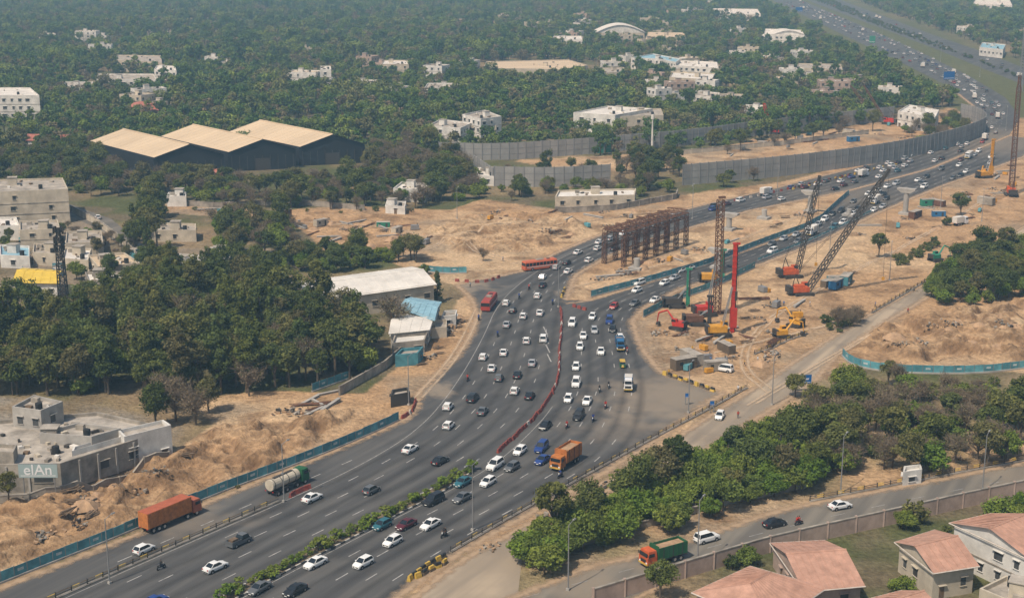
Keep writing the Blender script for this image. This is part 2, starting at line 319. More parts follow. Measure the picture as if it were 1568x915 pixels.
def alphamat(name,col,a0,a1,amax,sc_,stretch=None):
    m=bpy.data.materials.new(name); m.use_nodes=True; N=m.node_tree.nodes; L=m.node_tree.links; b=N['Principled BSDF']; b.inputs['Roughness'].default_value=1; b.inputs['Base Color'].default_value=(*col,1)
    at=N.new('ShaderNodeAttribute'); at.attribute_name='al'; ge=N.new('ShaderNodeNewGeometry'); nz=N.new('ShaderNodeTexNoise'); nz.inputs['Scale'].default_value=sc_; nz.inputs['Detail'].default_value=7; L.new(ge.outputs['Position'],nz.inputs[0])
    ad=N.new('ShaderNodeMath'); ad.operation='ADD'; L.new(at.outputs['Fac'],ad.inputs[0]); L.new(nz.outputs[0],ad.inputs[1]); mr=N.new('ShaderNodeMapRange'); mr.inputs[1].default_value=a0; mr.inputs[2].default_value=a1; mr.inputs[4].default_value=amax; L.new(ad.outputs[0],mr.inputs[0]); L.new(mr.outputs[0],b.inputs['Alpha'])
    M[name]=m
alphamat('road_dust',(.40,.28,.175),.72,1.25,.9,.7); alphamat('tyre_wear',(.035,.035,.036),.55,1.5,.32,.12); alphamat('wheel_ruts',(.56,.42,.28),.72,1.4,.8,.3)
def strip(name,mt,P,w,z,k=.75,relief=False):
    B=MB(); al=[]
    for i in range(len(P)-1):
        a,b=P[i],P[i+1]; d=(b-a).normalized(); n_=Vector((-d.y,d.x,0)); d0=(P[i]-P[max(i-1,0)]); d0=d if d0.length<1e-6 else d0.normalized(); m_=Vector((-d0.y,d0.x,0))
        za=z+(gz(a.x,a.y)+.1 if relief else 0); zb=z+(gz(b.x,b.y)+.1 if relief else 0)
        B.add([(a-m_*w).to_tuple()[:2]+(za,),(b-n_*w).to_tuple()[:2]+(zb,),(b.x,b.y,zb),(a.x,a.y,za)],[(0,1,2,3)],mt); B.add([(a.x,a.y,za),(b.x,b.y,zb),(b+n_*w).to_tuple()[:2]+(zb,),(a+m_*w).to_tuple()[:2]+(za,)],[(0,1,2,3)],mt)
        al+= [0,0,1,1,1,1,0,0]
    m=B.mesh(name); a_=m.attributes.new('al','FLOAT','POINT'); a_.data.foreach_set('value',[k*x for x in al]); put(name,m)
def dust(pts,w,ymax=900,z=.06): strip('road_dust','road_dust',[p for p in resample(GP(pts),2.0) if p.y<ymax],w,z)
dust(RL_OUT[:30],2.4); dust(RL_IN[8:16],2.6,900,.066); dust([(866,465),(905,460),(960,443),(1090,402),(1250,346)],1.6,900,.07); dust(RR_OUT,2.6,900,.063); dust(SERV[1:12],1.8,900,.069); dust(SERV[12:],2.2,900,.072); dust(RB_T,2.2); dust(RB_B,1.6,900,.066)
LA=[(60,930),(250,845),(430,768),(560,706),(640,655),(690,595),(735,520),(760,462),(810,420),(880,383),(960,352),(1100,313),(1240,279),(1400,237),(1490,203),(1510,178),(1468,135),(1395,99),(1295,52),(1195,5)]
LB=[(315,925),(430,865),(560,798),(670,743),(765,690),(845,610),(857,540),(862,480),(880,425),(935,393),(1020,358),(1150,322),(1290,290),(1425,256),(1520,216),(1552,178),(1502,125),(1424,86),(1328,43),(1225,1)]
RC=[(345,925),(460,865),(590,798),(700,743),(775,695),(855,612),(864,550),(868,495),(905,463),(1000,431),(1100,400),(1250,347),(1305,300),(1425,262),(1520,222)]
RD=[(590,930),(670,872),(790,798),(890,743),(985,683),(1000,600),(985,545),(965,495),(985,468),(1060,435),(1165,401),(1280,352),(1345,325),(1440,284),(1535,248)]
FC=[(1190,-30),(1250,4),(1340,38),(1430,71),(1503,101),(1568,126),(1700,172)]; FD=[(1202,-30),(1268,-3),(1347,25),(1430,57),(1500,82),(1568,109),(1700,148)]
def lane(A,B,t): return smooth([Vector(a).lerp(Vector(b),t) for a,b in zip(GP(A),GP(B))],2)
for A,B_,ts in ((LA,LB,(.1,.3,.5,.7,.9)),(RC,RD,(.11,.32,.52,.72,.9))):
    for i_,t in enumerate(ts): strip('tyre_wear','tyre_wear',[p for p in resample(lane(A,B_,t),3.0) if p.y<700],1.3,.0385+.0007*i_+(.003 if A is RC else 0),.8)
for k_,pts in enumerate(([(1180,600),(1130,560),(1160,500),(1260,440),(1400,370),(1540,290)],[(1020,540),(1090,545),(1180,520),(1300,490)],[(330,330),(450,342),(620,350),(780,400)],[(880,440),(980,415),(1100,380),(1240,325)],[(640,610),(700,545),(735,470)],[(1150,620),(1250,560),(1330,515)],[(620,395),(720,355),(860,345),(1000,325)])):
    P=resample(smooth(GP(pts),2),2.5)
    for s_ in(-1,1):
        Q=[p+Vector((s_*.9,s_*.4,0)) for p in P]; strip('wheel_ruts','wheel_ruts',Q,.8,.02+.006*k_,.8,True)
def ribbon2d(B,P,w,z,m):
    for a,b in zip(P[:-1],P[1:]):
        d=(b-a); d.z=0
        if d.length<.01: continue
        n=Vector((-d.y,d.x,0)).normalized()*w/2
        B.add([(a-n).xyz.to_tuple()[:2]+(z,),(b-n).to_tuple()[:2]+(z,),(b+n).to_tuple()[:2]+(z,),(a+n).to_tuple()[:2]+(z,)],[(0,1,2,3)],m)
mkB=MB()
for A,B_,ts in ((LA,LB,(.2,.4,.6,.8)),(RC,RD,(.22,.42,.62,.8)),(FC,FD,(.5,))):
    for t in ts:
        P=resample(lane(A,B_,t),1.5)
        for i in range(0,len(P)-3,7): 
            if R.random()<.9: ribbon2d(mkB,P[i:i+3],.2,.048,'marking')
    P=resample(lane(A,B_,.03),3); ribbon2d(mkB,P[:len(P)//5],.13,.051,'marking')
P=resample(smooth(GP([(180,860),(300,808),(430,752),(560,695)])),1.5)
for i in range(0,len(P)-3,6): ribbon2d(mkB,P[i:i+3],.2,.055,'marking')
P=resample(smooth(GP([(800,915),(1000,862),(1200,806),(1420,758),(1600,725)])),1.5)
for i in range(0,len(P)-3,6): ribbon2d(mkB,P[i:i+3],.12,.048,'marking')
for k in range(4):
    P=[Vector(G(832+k*2,500+k*14)),Vector(G(838+k*2,512+k*14))]; ribbon2d(mkB,P,.3,.058,'marking')
put('road_markings',mkB.mesh('road_markings'))
# ------------------------------------------------------------------ linear things
def ribbon_wall(B,P,z0,z1,th,m,m2=None,every=1):
    nrm=[]
    for i in range(len(P)):
        a=P[max(i-1,0)]; b=P[min(i+1,len(P)-1)]; d=Vector((b.x-a.x,b.y-a.y,0)).normalized(); nrm.append(Vector((-d.y,d.x,0))*th/2)
    for i in range(len(P)-1):
        a,b,na,nb=P[i],P[i+1],nrm[i],nrm[i+1]; mm=m2 if (m2 and (i//every)%2) else m
        vs=[a-na,b-nb,b+nb,a+na]; lo=[(v.x,v.y,v.z+z0) for v in vs]; hi=[(v.x,v.y,v.z+z1) for v in vs]
        fs=[(0,1,5,4),(2,3,7,6),(4,5,6,7)]
        if i==0: fs.append((3,0,4,7))
        if i==len(P)-2: fs.append((1,2,6,5))
        B.add(lo+hi,fs,mm)
def onground(P): return [Vector((p.x,p.y,gz(p.x,p.y))) for p in P]
def sheetbarrier(name,pts,h=2.0,step=2.4):
    P=onground(resample(smooth(GP(pts),1),step)); B=MB()
    for i,(a,b) in enumerate(zip(P[:-1],P[1:])):
        ribbon_wall(B,[a,b],0.05,h+R.uniform(-.06,.06),.06,R.choice(['teal','teal','teal_b']))
        if i%3==1:
            d=(b-a).normalized(); n=Vector((-d.y,d.x,0))
            for s_ in(-1,1):
                c=(a+b)/2+n*s_*.045; B.box((c.x,c.y,c.z+h*.6),(1.1,.02,.45),'teal_white',math.atan2(d.y,d.x))
        B.box((a.x,a.y,a.z+(h+.1)/2),(.12,.14,h+.1),'panel_post')
    ribbon_wall(B,P,0,.35,.5,'concrete')
    return put(name,B.mesh(name))
for pts in ([(-60,918),(0,893),(210,810),(305,766),(470,705),(560,668),(618,640)],[(905,455),(960,441),(1040,419),(1100,400),(1170,372),(1250,344),(1280,315),(1300,298)],
            [(985,486),(1030,462),(1090,442),(1160,408)],[(1290,545),(1300,556),(1330,566),(1400,572),(1500,572),(1568,564),(1640,555)],[(645,415),(680,419),(716,418)],
            [(1160,400),(1260,362),(1340,322)],[(478,600),(540,578)]):
    sheetbarrier('blue_sheet_barrier',pts,2.0 if pts[0][0]!=1160 else 1.0)
def highwall(name,pts,h,m='panel_grey',m2='panel_grey_b',step=4.0,th=.3):
    P=onground(resample(smooth(GP(pts),1),step)); B=MB(); ribbon_wall(B,P,0,h,th,m,m2)
    for a in P: B.box((a.x,a.y,a.z+(h+.25)/2),(.35,.55,h+.25),'panel_post')
    for i in range(2): ribbon_wall(B,P,h*(.33+.33*i),h*(.33+.33*i)+.12,th+.12,'panel_post')
    return put(name,B.mesh(name))
highwall('grey_panel_wall',[(672,243),(760,246),(860,239),(914,235)],7.5); highwall('green_panel_wall',[(914,235),(944,232)],6,'green_sheet','green_sheet'); highwall('grey_panel_wall',[(944,232),(1060,222),(1180,205),(1300,192),(1372,184)],7.5)
highwall('grey_panel_wall',[(757,285),(850,287),(940,281)],8)
highwall('grey_panel_wall',[(1045,284),(1200,270),(1320,254),(1400,240),(1470,222),(1500,210),(1511,202),(1500,190),(1468,182)],8.5)
highwall('compound_wall',[(725,262),(757,285)],7)
def lowwall(name,pts,h,m,th=.3,cop=None,step=3):
    P=onground(resample(GP(pts),step)); B=MB(); ribbon_wall(B,P,0,h,th,m); ribbon_wall(B,P,h+.003,h+.15,th+.12,cop or 'conc_dirty')
    for a in P[::2]: B.box((a.x,a.y,a.z+(h+.3)/2),(.4,.42,h+.3),m)
    return put(name,B.mesh(name))
lowwall('boundary_wall',[(1660,735),(1568,757),(1470,778),(1340,808),(1250,828),(1175,846),(1120,862),(1020,893),(900,930)],2.8,'pink_wall')
lowwall('boundary_wall',[(105,322),(150,345),(190,375),(212,400)],2.2,'cream_wall')
lowwall('boundary_wall',[(1010,240),(1200,222),(1330,205)],2,'cream_wall')
lowwall('boundary_wall',[(520,605),(590,565),(640,520)],2,'conc_dirty')
lowwall('boundary_wall',[(840,850),(950,818),(1100,775),(1240,745)],1.2,'conc_dirty')
lowwall('boundary_wall',[(850,327),(940,322),(1035,305),(1038,296)],2,'conc_dirty')
lowwall('boundary_wall',[(240,312),(330,318),(440,312),(560,322)],1.8,'conc_dirty'); lowwall('boundary_wall',[(-60,772),(60,768),(128,752),(262,703)],1.3,'conc_dirty'); lowwall('boundary_wall',[(-40,440),(60,452),(150,445),(205,432)],1.8,'cream_wall')
def guardrail(name,pts):
    P=onground(resample(smooth(GP(pts),1),1.5)); B=MB()
    ribbon_wall(B,P,0,.3,.5,'conc_dirty')
    for i in range(0,len(P)-1):
        a,b=P[i],P[i+1]; mm='yellow' if (i%3==1) else 'rail_brown'
        if i%2==0: B.box((a.x,a.y,a.z+.75),(.16,.16,.95),'steel_dark')
        for z in(.6,.95): B.beam((a.x,a.y,a.z+z+.05),(b.x,b.y,b.z+z+.05),.085,mm,4)
    return put(name,B.mesh(name))
guardrail('guard_rail',[(60,928),(90,915),(250,845),(432,766)]); guardrail('guard_rail',[(690,846),(800,782),(900,727),(1000,672),(1080,630),(1148,592)])
guardrail('guard_rail',[(1155,545),(1240,510)]); guardrail('guard_rail',[(1335,480),(1420,430),(1480,395)]); guardrail('guard_rail',[(1240,768),(1420,733),(1600,700)])
def divider(name,pts,step=1.55):
    P=resample(smooth(GP(pts),2),step); B=MB()
    for i,(a,b) in enumerate(zip(P[:-1],P[1:])):
        y=math.atan2(b.y-a.y,b.x-a.x)+R.uniform(-.15,.15); mm='red_barrier' if R.random()<.9 else 'barrier_white'
        c=(a.x+R.uniform(-.15,.15),a.y,0.03)
        B.tbox(c,(1.3,.6,.35),(.98,.7),mm,y); B.tbox((c[0],c[1],.38),(1.25,.38,.5),(.96,.6),mm,y)
    return put(name,B.mesh(name))
divider('plastic_barrier_row',[(763,692),(790,668),(815,645),(845,607),(856,575),(857,530),(861,490),(858,470)])
divider('plastic_barrier_row',[(618,640),(632,632),(637,612)]); divider('plastic_barrier_row',[(700,431),(745,434),(775,420)],3); divider('plastic_barrier_row',[(446,760),(462,752),(482,745)],.9)
divider('plastic_barrier_row',[(1100,313),(1200,292),(1330,262)],5)
divider('plastic_barrier_row',[(880,470),(905,478)],2)
def blocks(name,pts,step):
    P=resample(GP(pts),step); B=MB()
    for i,(a,b) in enumerate(zip(P[:-1],P[1:])):
        y=math.atan2(b.y-a.y,b.x-a.x)+R.uniform(-.2,.2)
        B.tbox((a.x,a.y,.02),(1.2,.7,.5),(.95,.75),'yellow' if i%3==0 else 'rail_brown',y); B.tbox((a.x,a.y,.52),(1.12,.45,.45),(.95,.7),'black' if i%2 else 'yellow',y)
    return put(name,B.mesh(name))
blocks('concrete_block_row',[(628,888),(655,868),(688,850)],1.35);blocks('concrete_block_row',[(640,884),(692,858)],1.6)
blocks('concrete_block_row',[(1018,574),(1060,588),(1100,602)],1.7); blocks('concrete_block_row',[(860,455),(866,440)],2)
blocks('concrete_block_row',[(1215,290),(1290,272),(1380,250)],4)
MED_L=[(300,935),(430,866),(560,799),(660,750),(716,718)]; MED_R=[(322,938),(452,868),(582,802),(680,752),(724,722)]
B=MB(); pl=resample(GP(MED_L),1.2); pr=resample(GP(MED_R),1.2)
for P in (pl,pr): ribbon_wall(B,P,0.0,.28,.3,'kerb_w','kerb_b')
B.poly([(p.x,p.y,.2) for p in pl]+[(p.x,p.y,.2) for p in pr[::-1]],'soil_planter')
put('median_planter',B.mesh('median_planter'))
# ------------------------------------------------------------------ vegetation meshes
def make_tree(name,h,cr,nclump,nleaf,ls,leaf='leaf',trunk=.35,squash=.75,bare=False,seed=0,conif=False,trunk_h=None):
    r=np.random.default_rng(seed); rr=random.Random(seed); B=MB()
    th=trunk_h if trunk_h else h*.45; top=h-cr*squash
    B.beam((0,0,-.3),(rr.uniform(-.3,.3),rr.uniform(-.3,.3),th),trunk,'bark',7,trunk*.55)
    ends=[]
    for i in range(nclump):
        if conif:
            z=rr.uniform(.15,1); rad=cr*(1-z)**.8*.9; a=rr.uniform(0,6.28); c=Vector((math.cos(a)*rad*rr.uniform(.3,1),math.sin(a)*rad*rr.uniform(.3,1),h*z))
        else:
            d=Vector((rr.gauss(0,1),rr.gauss(0,1),rr.gauss(0.15,1))).normalized()*(rr.uniform(.25,1)**.45)
            c=Vector((d.x*cr*.82,d.y*cr*.82,top+d.z*cr*squash*.82))
            c.z+= -0.12*cr*(d.x*math.cos(seed)+d.y*math.sin(seed))
        ends.append(c)
    for i,c in enumerate(ends[:(26 if bare else 9)]):
        s=Vector((0,0,th*rr.uniform(.55,1))); mid=s.lerp(c,.5)+Vector((rr.uniform(-.4,.4),rr.uniform(-.4,.4),.4))
        B.beam(s,mid,trunk*.4,'bark' if not bare else 'twig',5,trunk*.25,False); B.beam(mid,c,trunk*.25,'bark' if not bare else 'twig',4,trunk*.08,False)
        if bare:
            for k in range(7):
                q=mid.lerp(c,rr.uniform(.2,1)); e=q+Vector((rr.gauss(0,.9),rr.gauss(0,.9),rr.uniform(.3,1.5)));B.beam(q,e,trunk*.12,'twig',3,.02,False)
                for j in range(3): B.beam(q.lerp(e,.6),e+Vector((rr.gauss(0,.6),rr.gauss(0,.6),rr.uniform(0,.8))),.035,'twig',3,.01,False)
    nb=len(B.f); lv=[0.5]*nb
    k=len(B.v)
    C=np.array([tuple(c) for c in ends]); cs=cr*(.32 if not bare else .4)
    ci=r.integers(0,len(C),nleaf); d=r.normal(size=(nleaf,3)); d/=np.linalg.norm(d,axis=1)[:,None]
    crad=cs*r.uniform(.55,1.3,len(C))
    P=C[ci]+d*(crad[ci]*(r.random(nleaf)**.4))[:,None]*np.array([1,1,.8])
    nrm=d*.8+r.normal(size=(nleaf,3))*.55+np.array([0,0,.45]); nrm/=np.linalg.norm(nrm,axis=1)[:,None]
    t=np.cross(nrm,r.normal(size=(nleaf,3))); t/=np.linalg.norm(t,axis=1)[:,None]; bt=np.cross(nrm,t)
    s=(ls*r.uniform(.55,1.3,nleaf))[:,None]
    V=np.stack([P-t*s,P-bt*s*.6,P+t*s,P+bt*s*.6],1).reshape(-1,3)
    V[:,2]=np.maximum(V[:,2],.05)
    B.v+= [tuple(x) for x in V]; mi=B.mi(leaf)
    B.f+= [(k+4*i,k+4*i+1,k+4*i+2,k+4*i+3) for i in range(nleaf)]; B.m+=[mi]*nleaf
    clv=r.random(len(C)); l=.6*clv[ci]+.4*r.random(nleaf); lv+=list(l)
    m=B.mesh(name); a=m.attributes.new('lv','FLOAT','FACE'); a.data.foreach_set('value',lv); return m
T={'broad':[make_tree('broadleaf_tree',h,c,n,3200,.31,seed=s) for h,c,n,s in((9.5,4.2,44,1),(11,4.8,50,2),(8,3.9,38,3),(12,4.6,52,4),(10,3.8,36,21))],
 'tall':[make_tree('eucalyptus_tree',h,c,n,3000,.29,squash=1.6,seed=s) for h,c,n,s in((15,3.4,48,5),(13,3.0,42,6),(16,3.2,52,7))],
 'bright':[make_tree('leafy_tree',h,c,n,3300,.28,leaf='leaf_bright',squash=.75,seed=s,trunk=.2) for h,c,n,s in((6.2,3.5,44,8),(7.2,3.9,48,9),(5.8,3.1,38,10),(5.3,3.5,40,22))],
 'shrub':[make_tree('shrub',h,c,n,420,.15,leaf='leaf_bright',trunk=.06,squash=.7,seed=s) for h,c,n,s in((1.4,.9,14,11),(1.1,.8,12,12))],
 'bush':[make_tree('bush',h,c,n,900,.22,trunk=.1,squash=.7,seed=s) for h,c,n,s in((3,2.0,20,13),(2.4,1.7,18,14))],
 'bare':[make_tree('dry_tree',h,c,n,620,.2,leaf='leaf_dry',bare=True,squash=.8,seed=s,trunk=.25) for h,c,n,s in((8,3.8,34,15),(7,3.4,30,16),(9,3.8,36,17))],
 'conif':[make_tree('conifer_tree',h,c,n,1500,.3,leaf='leaf',conif=True,seed=s,trunk=.2) for h,c,n,s in((9,2.4,46,18),)]}
NM={'broad':'broadleaf_tree','tall':'eucalyptus_tree','bright':'leafy_tree','shrub':'shrub','bush':'bush','bare':'dry_tree','conif':'conifer_tree'}
def palm():
    B=MB(); B.beam((0,0,0),(.3,0,7),.22,'bark',7,.16)
    for i in range(18):
        a=i*2.4; e=R.uniform(-.3,.9); p=Vector((.3,0,7)); d=Vector((math.cos(a),math.sin(a),e)).normalized()
        for j in range(6):
            q=p+d*.55; n=Vector((-d.y,d.x,0)).normalized()*.35*(1-j/7); dn=Vector((0,0,-.18))
            B.add([p-n+dn,p,q,q-n*.8+dn],[(0,1,2,3)],'leaf'); B.add([p,p+n+dn,q+n*.8+dn,q],[(0,1,2,3)],'leaf'); p=q; d=(d+Vector((0,0,-.28))).normalized()
    m=B.mesh('palm_tree'); a=m.attributes.new('lv','FLOAT','FACE'); a.data.foreach_set('value',[.5]*len(B.f)); return m
T['palm']=[palm()]; NM['palm']='palm_tree'
def tree(kind,x,y,s=1.0):
    t=R.choice(T[kind]); put(NM[kind],t,(x,y,gz(x,y)-.1),R.uniform(0,6.28),(s*R.uniform(.88,1.12),s*R.uniform(.88,1.12),s*R.uniform(.85,1.15)))
BLD=[]
def blocked(x,y,mrg=0):
    for P in BLD:
        if abs(P[0][0]-x)+abs(P[0][1]-y)>160: continue
        if bool(inpoly(np.array(x),np.array(y),P)): return True
    return False
def scatter(poly,spacing,kinds,smin=.8,smax=1.2,prob=1.0):
    P=GP(poly); x0=min(p[0] for p in P);x1=max(p[0] for p in P);y0=min(p[1] for p in P);y1=max(p[1] for p in P)
    y=y0
    while y<y1:
        x=x0
        while x<x1:
            px=x+R.uniform(-.5,.5)*spacing; py=y+R.uniform(-.5,.5)*spacing
            if R.random()<prob and bool(inpoly(np.array(px),np.array(py),P)) and not blocked(px,py): tree(R.choice(kinds),px,py,R.uniform(smin,smax))
            x+=spacing
        y+=spacing
# ------------------------------------------------------------------ buildings
def building(name,roof,h,wall='white_wall',rf='roof_conc',floors=2,win=True,z0=0,tank=True,parapet=.7,gable=None,ww=1.3,gap=3.2,world=False,clut=5,pil=False):
    pts=[Vector(p) for p in (roof if world else GP(roof,h))]
    ar=sum(a.x*b.y-b.x*a.y for a,b in zip(pts,pts[1:]+pts[:1]))
    if ar<0: pts=pts[::-1]
    c=sum(pts,Vector())/len(pts); BLD.append([(p.x+(p.x-c.x)*.15,p.y+(p.y-c.y)*.15) for p in pts])
    e=bpy.data.objects.new(name,None); e.location=(c.x,c.y,0); sc.collection.objects.link(e)
    W=MB(); Rf=MB(); Wi=MB(); Dt=MB(); n=len(pts); off=Vector((-c.x,-c.y,0))
    for m_ in (W,Rf,Wi,Dt): m_.T=Matrix.Translation(off)
    inner=[p+(c-p).normalized()*.45 for p in pts]
    for i in range(n):
        a,b=pts[i],pts[(i+1)%n]; ia,ib=inner[i],inner[(i+1)%n]
        W.add([(a.x,a.y,z0),(b.x,b.y,z0),(b.x,b.y,h),(a.x,a.y,h)],[(0,1,2,3)],wall)
        if not gable:
            W.add([(a.x,a.y,h),(b.x,b.y,h),(ib.x,ib.y,h),(ia.x,ia.y,h)],[(0,1,2,3)],wall)
            W.add([(ia.x,ia.y,h),(ib.x,ib.y,h),(ib.x,ib.y,h-parapet),(ia.x,ia.y,h-parapet)],[(0,1,2,3)],wall)
        d=(b-a); Ld=d.length; d.normalize(); nn=Vector((d.y,-d.x,0)); yaw=math.atan2(d.y,d.x)
        hh=(h-parapet-z0)/floors
        if floors>1:
            for f in range(1,floors):
                q=(a+b)/2+nn*.06; Dt.box((q.x,q.y,z0+hh*f),(Ld-.02,.11,.22),'conc_dirty',yaw)
        if pil:
            for j in range(1,int(Ld/4)):
                q=a+d*(j*4)+nn*.1; Dt.box((q.x,q.y,z0+(h-z0)*.46),(.35,.24,(h-z0)*.92),'concrete',yaw)
        if win and Ld>3:
            k=max(1,int(Ld/gap))
            for f in range(floors):
                for j in range(k):
                    if R.random()<.15: continue
                    t=(j+.5+R.uniform(-.1,.1))/k*Ld; q=a+d*t; zc=z0+hh*f+hh*.55; door=(f==0 and R.random()<.15)
                    hw=min(1.5,hh*.45); w_=ww*R.choice([.7,1,1,1.3])
                    if door: zc=1.05+z0; hw=2.1
                    p=q+nn*.02; Wi.box((p.x,p.y,zc),(w_,.05,hw),'window_glass' if not door else 'wood',yaw)
                    p=q+nn*.2; Dt.box((p.x,p.y,zc+hw/2+.12),(w_+.5,.4,.1),wall,yaw)
                    p=q+nn*.08; Dt.box((p.x,p.y,zc-hw/2-.07),(w_+.3,.16,.1),wall,yaw)
    if gable:
        if gable=='hip':
            rz=h+2.2; r0=c+(pts[0]+pts[-1]-2*c)*.2; r1=c+(pts[1]+pts[2]-2*c)*.2
        else:
            rz=h+gable; r0=(pts[0]+pts[-1])/2; r1=(pts[1]+pts[2])/2
        ov=[p+(p-c).normalized()*.9 for p in pts]
        A,Bb,Cc,Dd=[(p.x,p.y,h-.15) for p in ov]
        if gable!='hip':
            r0=r0+(r0-c).normalized()*.6; r1=r1+(r1-c).normalized()*.6
        r0=(r0.x,r0.y,rz); r1=(r1.x,r1.y,rz)
        Rf.add([A,Bb,r1,r0],[(0,1,2,3)],rf); Rf.add([Cc,Dd,r0,r1],[(0,1,2,3)],rf)
        if gable=='hip': Rf.add([A,r0,Dd],[(0,1,2)],rf); Rf.add([Bb,Cc,r1],[(0,1,2)],rf)
        else:
            g0=(pts[0]+pts[-1])/2; g1=(pts[1]+pts[2])/2
            W.add([pts[0],pts[-1],(g0.x,g0.y,rz-.1)],[(0,1,2)],wall); W.add([pts[1],pts[2],(g1.x,g1.y,rz-.1)],[(0,1,2)],wall)
        Dt.beam(r0,r1,.18,rf,4)
        va,vb,v0,v1=Vector(A),Vector(Bb),Vector(r0),Vector(r1); vc,vd=Vector(Cc),Vector(Dd); kk=max(3,int((vb-va).length/(1.1 if rf=='roof_tile' else 2.5)))
        for j in range(1,kk):
            t=j/kk; Dt.beam(va.lerp(vb,t)+Vector((0,0,.03)),v0.lerp(v1,t)+Vector((0,0,.03)),.06,rf,4); Dt.beam(vd.lerp(vc,t)+Vector((0,0,.03)),v0.lerp(v1,t)+Vector((0,0,.03)),.06,rf,4)
        for (p_,q_) in ((va,vb),(vb,vc),(vc,vd),(vd,va)): Dt.beam(p_+Vector((0,0,-.08)),q_+Vector((0,0,-.08)),.12,'barrier_white' if rf=='roof_tile' else rf,4)
    else:
        Rf.poly([(p.x,p.y,h-parapet) for p in inner],rf)
        if tank:
            size=min((pts[1]-pts[0]).length,(pts[2]-pts[1]).length)
            q=c+Vector((R.uniform(-.2,.2)*size,R.uniform(-.2,.2)*size,0)); d=(pts[1]-pts[0]); yw=math.atan2(d.y,d.x)
            if size>7: Dt.box((q.x,q.y,h-parapet+1.3),(3,2.6,2.6),wall,yw); Dt.box((q.x,q.y,h-parapet+2.67),(3.4,3.0,.14),'roof_conc',yw)
            q=c.lerp(pts[1],.5); Dt.beam((q.x,q.y,h-parapet),(q.x,q.y,h-parapet+1.5),.7,'black',10)
            q=c.lerp(pts[3%n],.5); Dt.box((q.x,q.y,h-parapet+.5),(1.6,1.0,1.0),'conc_dirty',yw)
            for _ in range(clut):
                q=c.lerp(pts[R.randrange(n)],R.uniform(.1,.8)).lerp(c.lerp(pts[R.randrange(n)],.8),R.uniform(0,.6)); Dt.box((q.x,q.y,h-parapet+.25),(R.uniform(.5,1.8),R.uniform(.4,1),.5),R.choice(['conc_dirty','roof_white','steel_dark','wood','cream_wall']),R.uniform(0,3))
    for nm,mb in(('walls',W),('roof',Rf),('windows_and_doors',Wi),('trim',Dt)):
        if mb.f: put(nm,mb.mesh(nm),parent=e)
    return e
building('concrete_commercial_building',[(-60,712),(92,709),(262,655),(150,630),(-60,648)],5.5,'conc_dirty','roof_conc',1,gap=5,ww=2.6,clut=40,pil=True)
building('rooftop_annex_building',[(18,622),(62,628),(96,614),(52,604)],9,'concrete','roof_conc',2)
building('rooftop_annex_building',[(60,662),(140,668),(185,655),(120,646)],7,'concrete','roof_conc',1); building('rooftop_annex_building',[(-20,690),(20,692),(26,680),(-14,678)],7.2,'conc_dirty','roof_conc',1,tank=False)
for r_,h_ in (([(110,690),(185,668),(188,662),(112,684)],5.9),([(190,668),(262,650),(250,642),(180,658)],6.6)): building('painted_wall_annex',r_,h_,'white_wall','roof_conc',1,tank=False)
building('white_warehouse',[(448,432),(628,408),(664,434),(480,460)],6,'cream_wall','roof_white',1,gable=1.6,gap=5)
building('tin_roof_shed',[(598,508),(655,502),(668,478),(606,482)],4,'white_wall','roof_white',1,gable=.8)
building('tin_roof_shed',[(615,470),(664,488),(672,462),(630,455)],5,'cream_wall','roof_blue',1,gable=.7)
building('tin_roof_shed',[(600,525),(650,520),(655,508),(604,512)],3.2,'conc_dirty','roof_white',1,tank=False)
building('site_cabin',[(605,543),(640,540),(648,530),(615,533)],3,'teal','roof_conc',1,tank=False); building('site_cabin',[(598,605),(628,600),(624,592),(600,596)],2.8,'steel_dark','roof_conc',1,tank=False)
building('site_cabin',[(660,502),(684,500),(684,488),(662,490)],2.8,'cream_wall','roof_conc',1,tank=False); building('site_cabin',[(676,484),(698,482),(700,474),(680,475)],2.8,'white_wall','roof_conc',1,tank=False)
a0,a1=Vector(G(236,272)),Vector(G(556,256)); dv=(a1-a0)/3; back=Vector(G(140,245))-a0
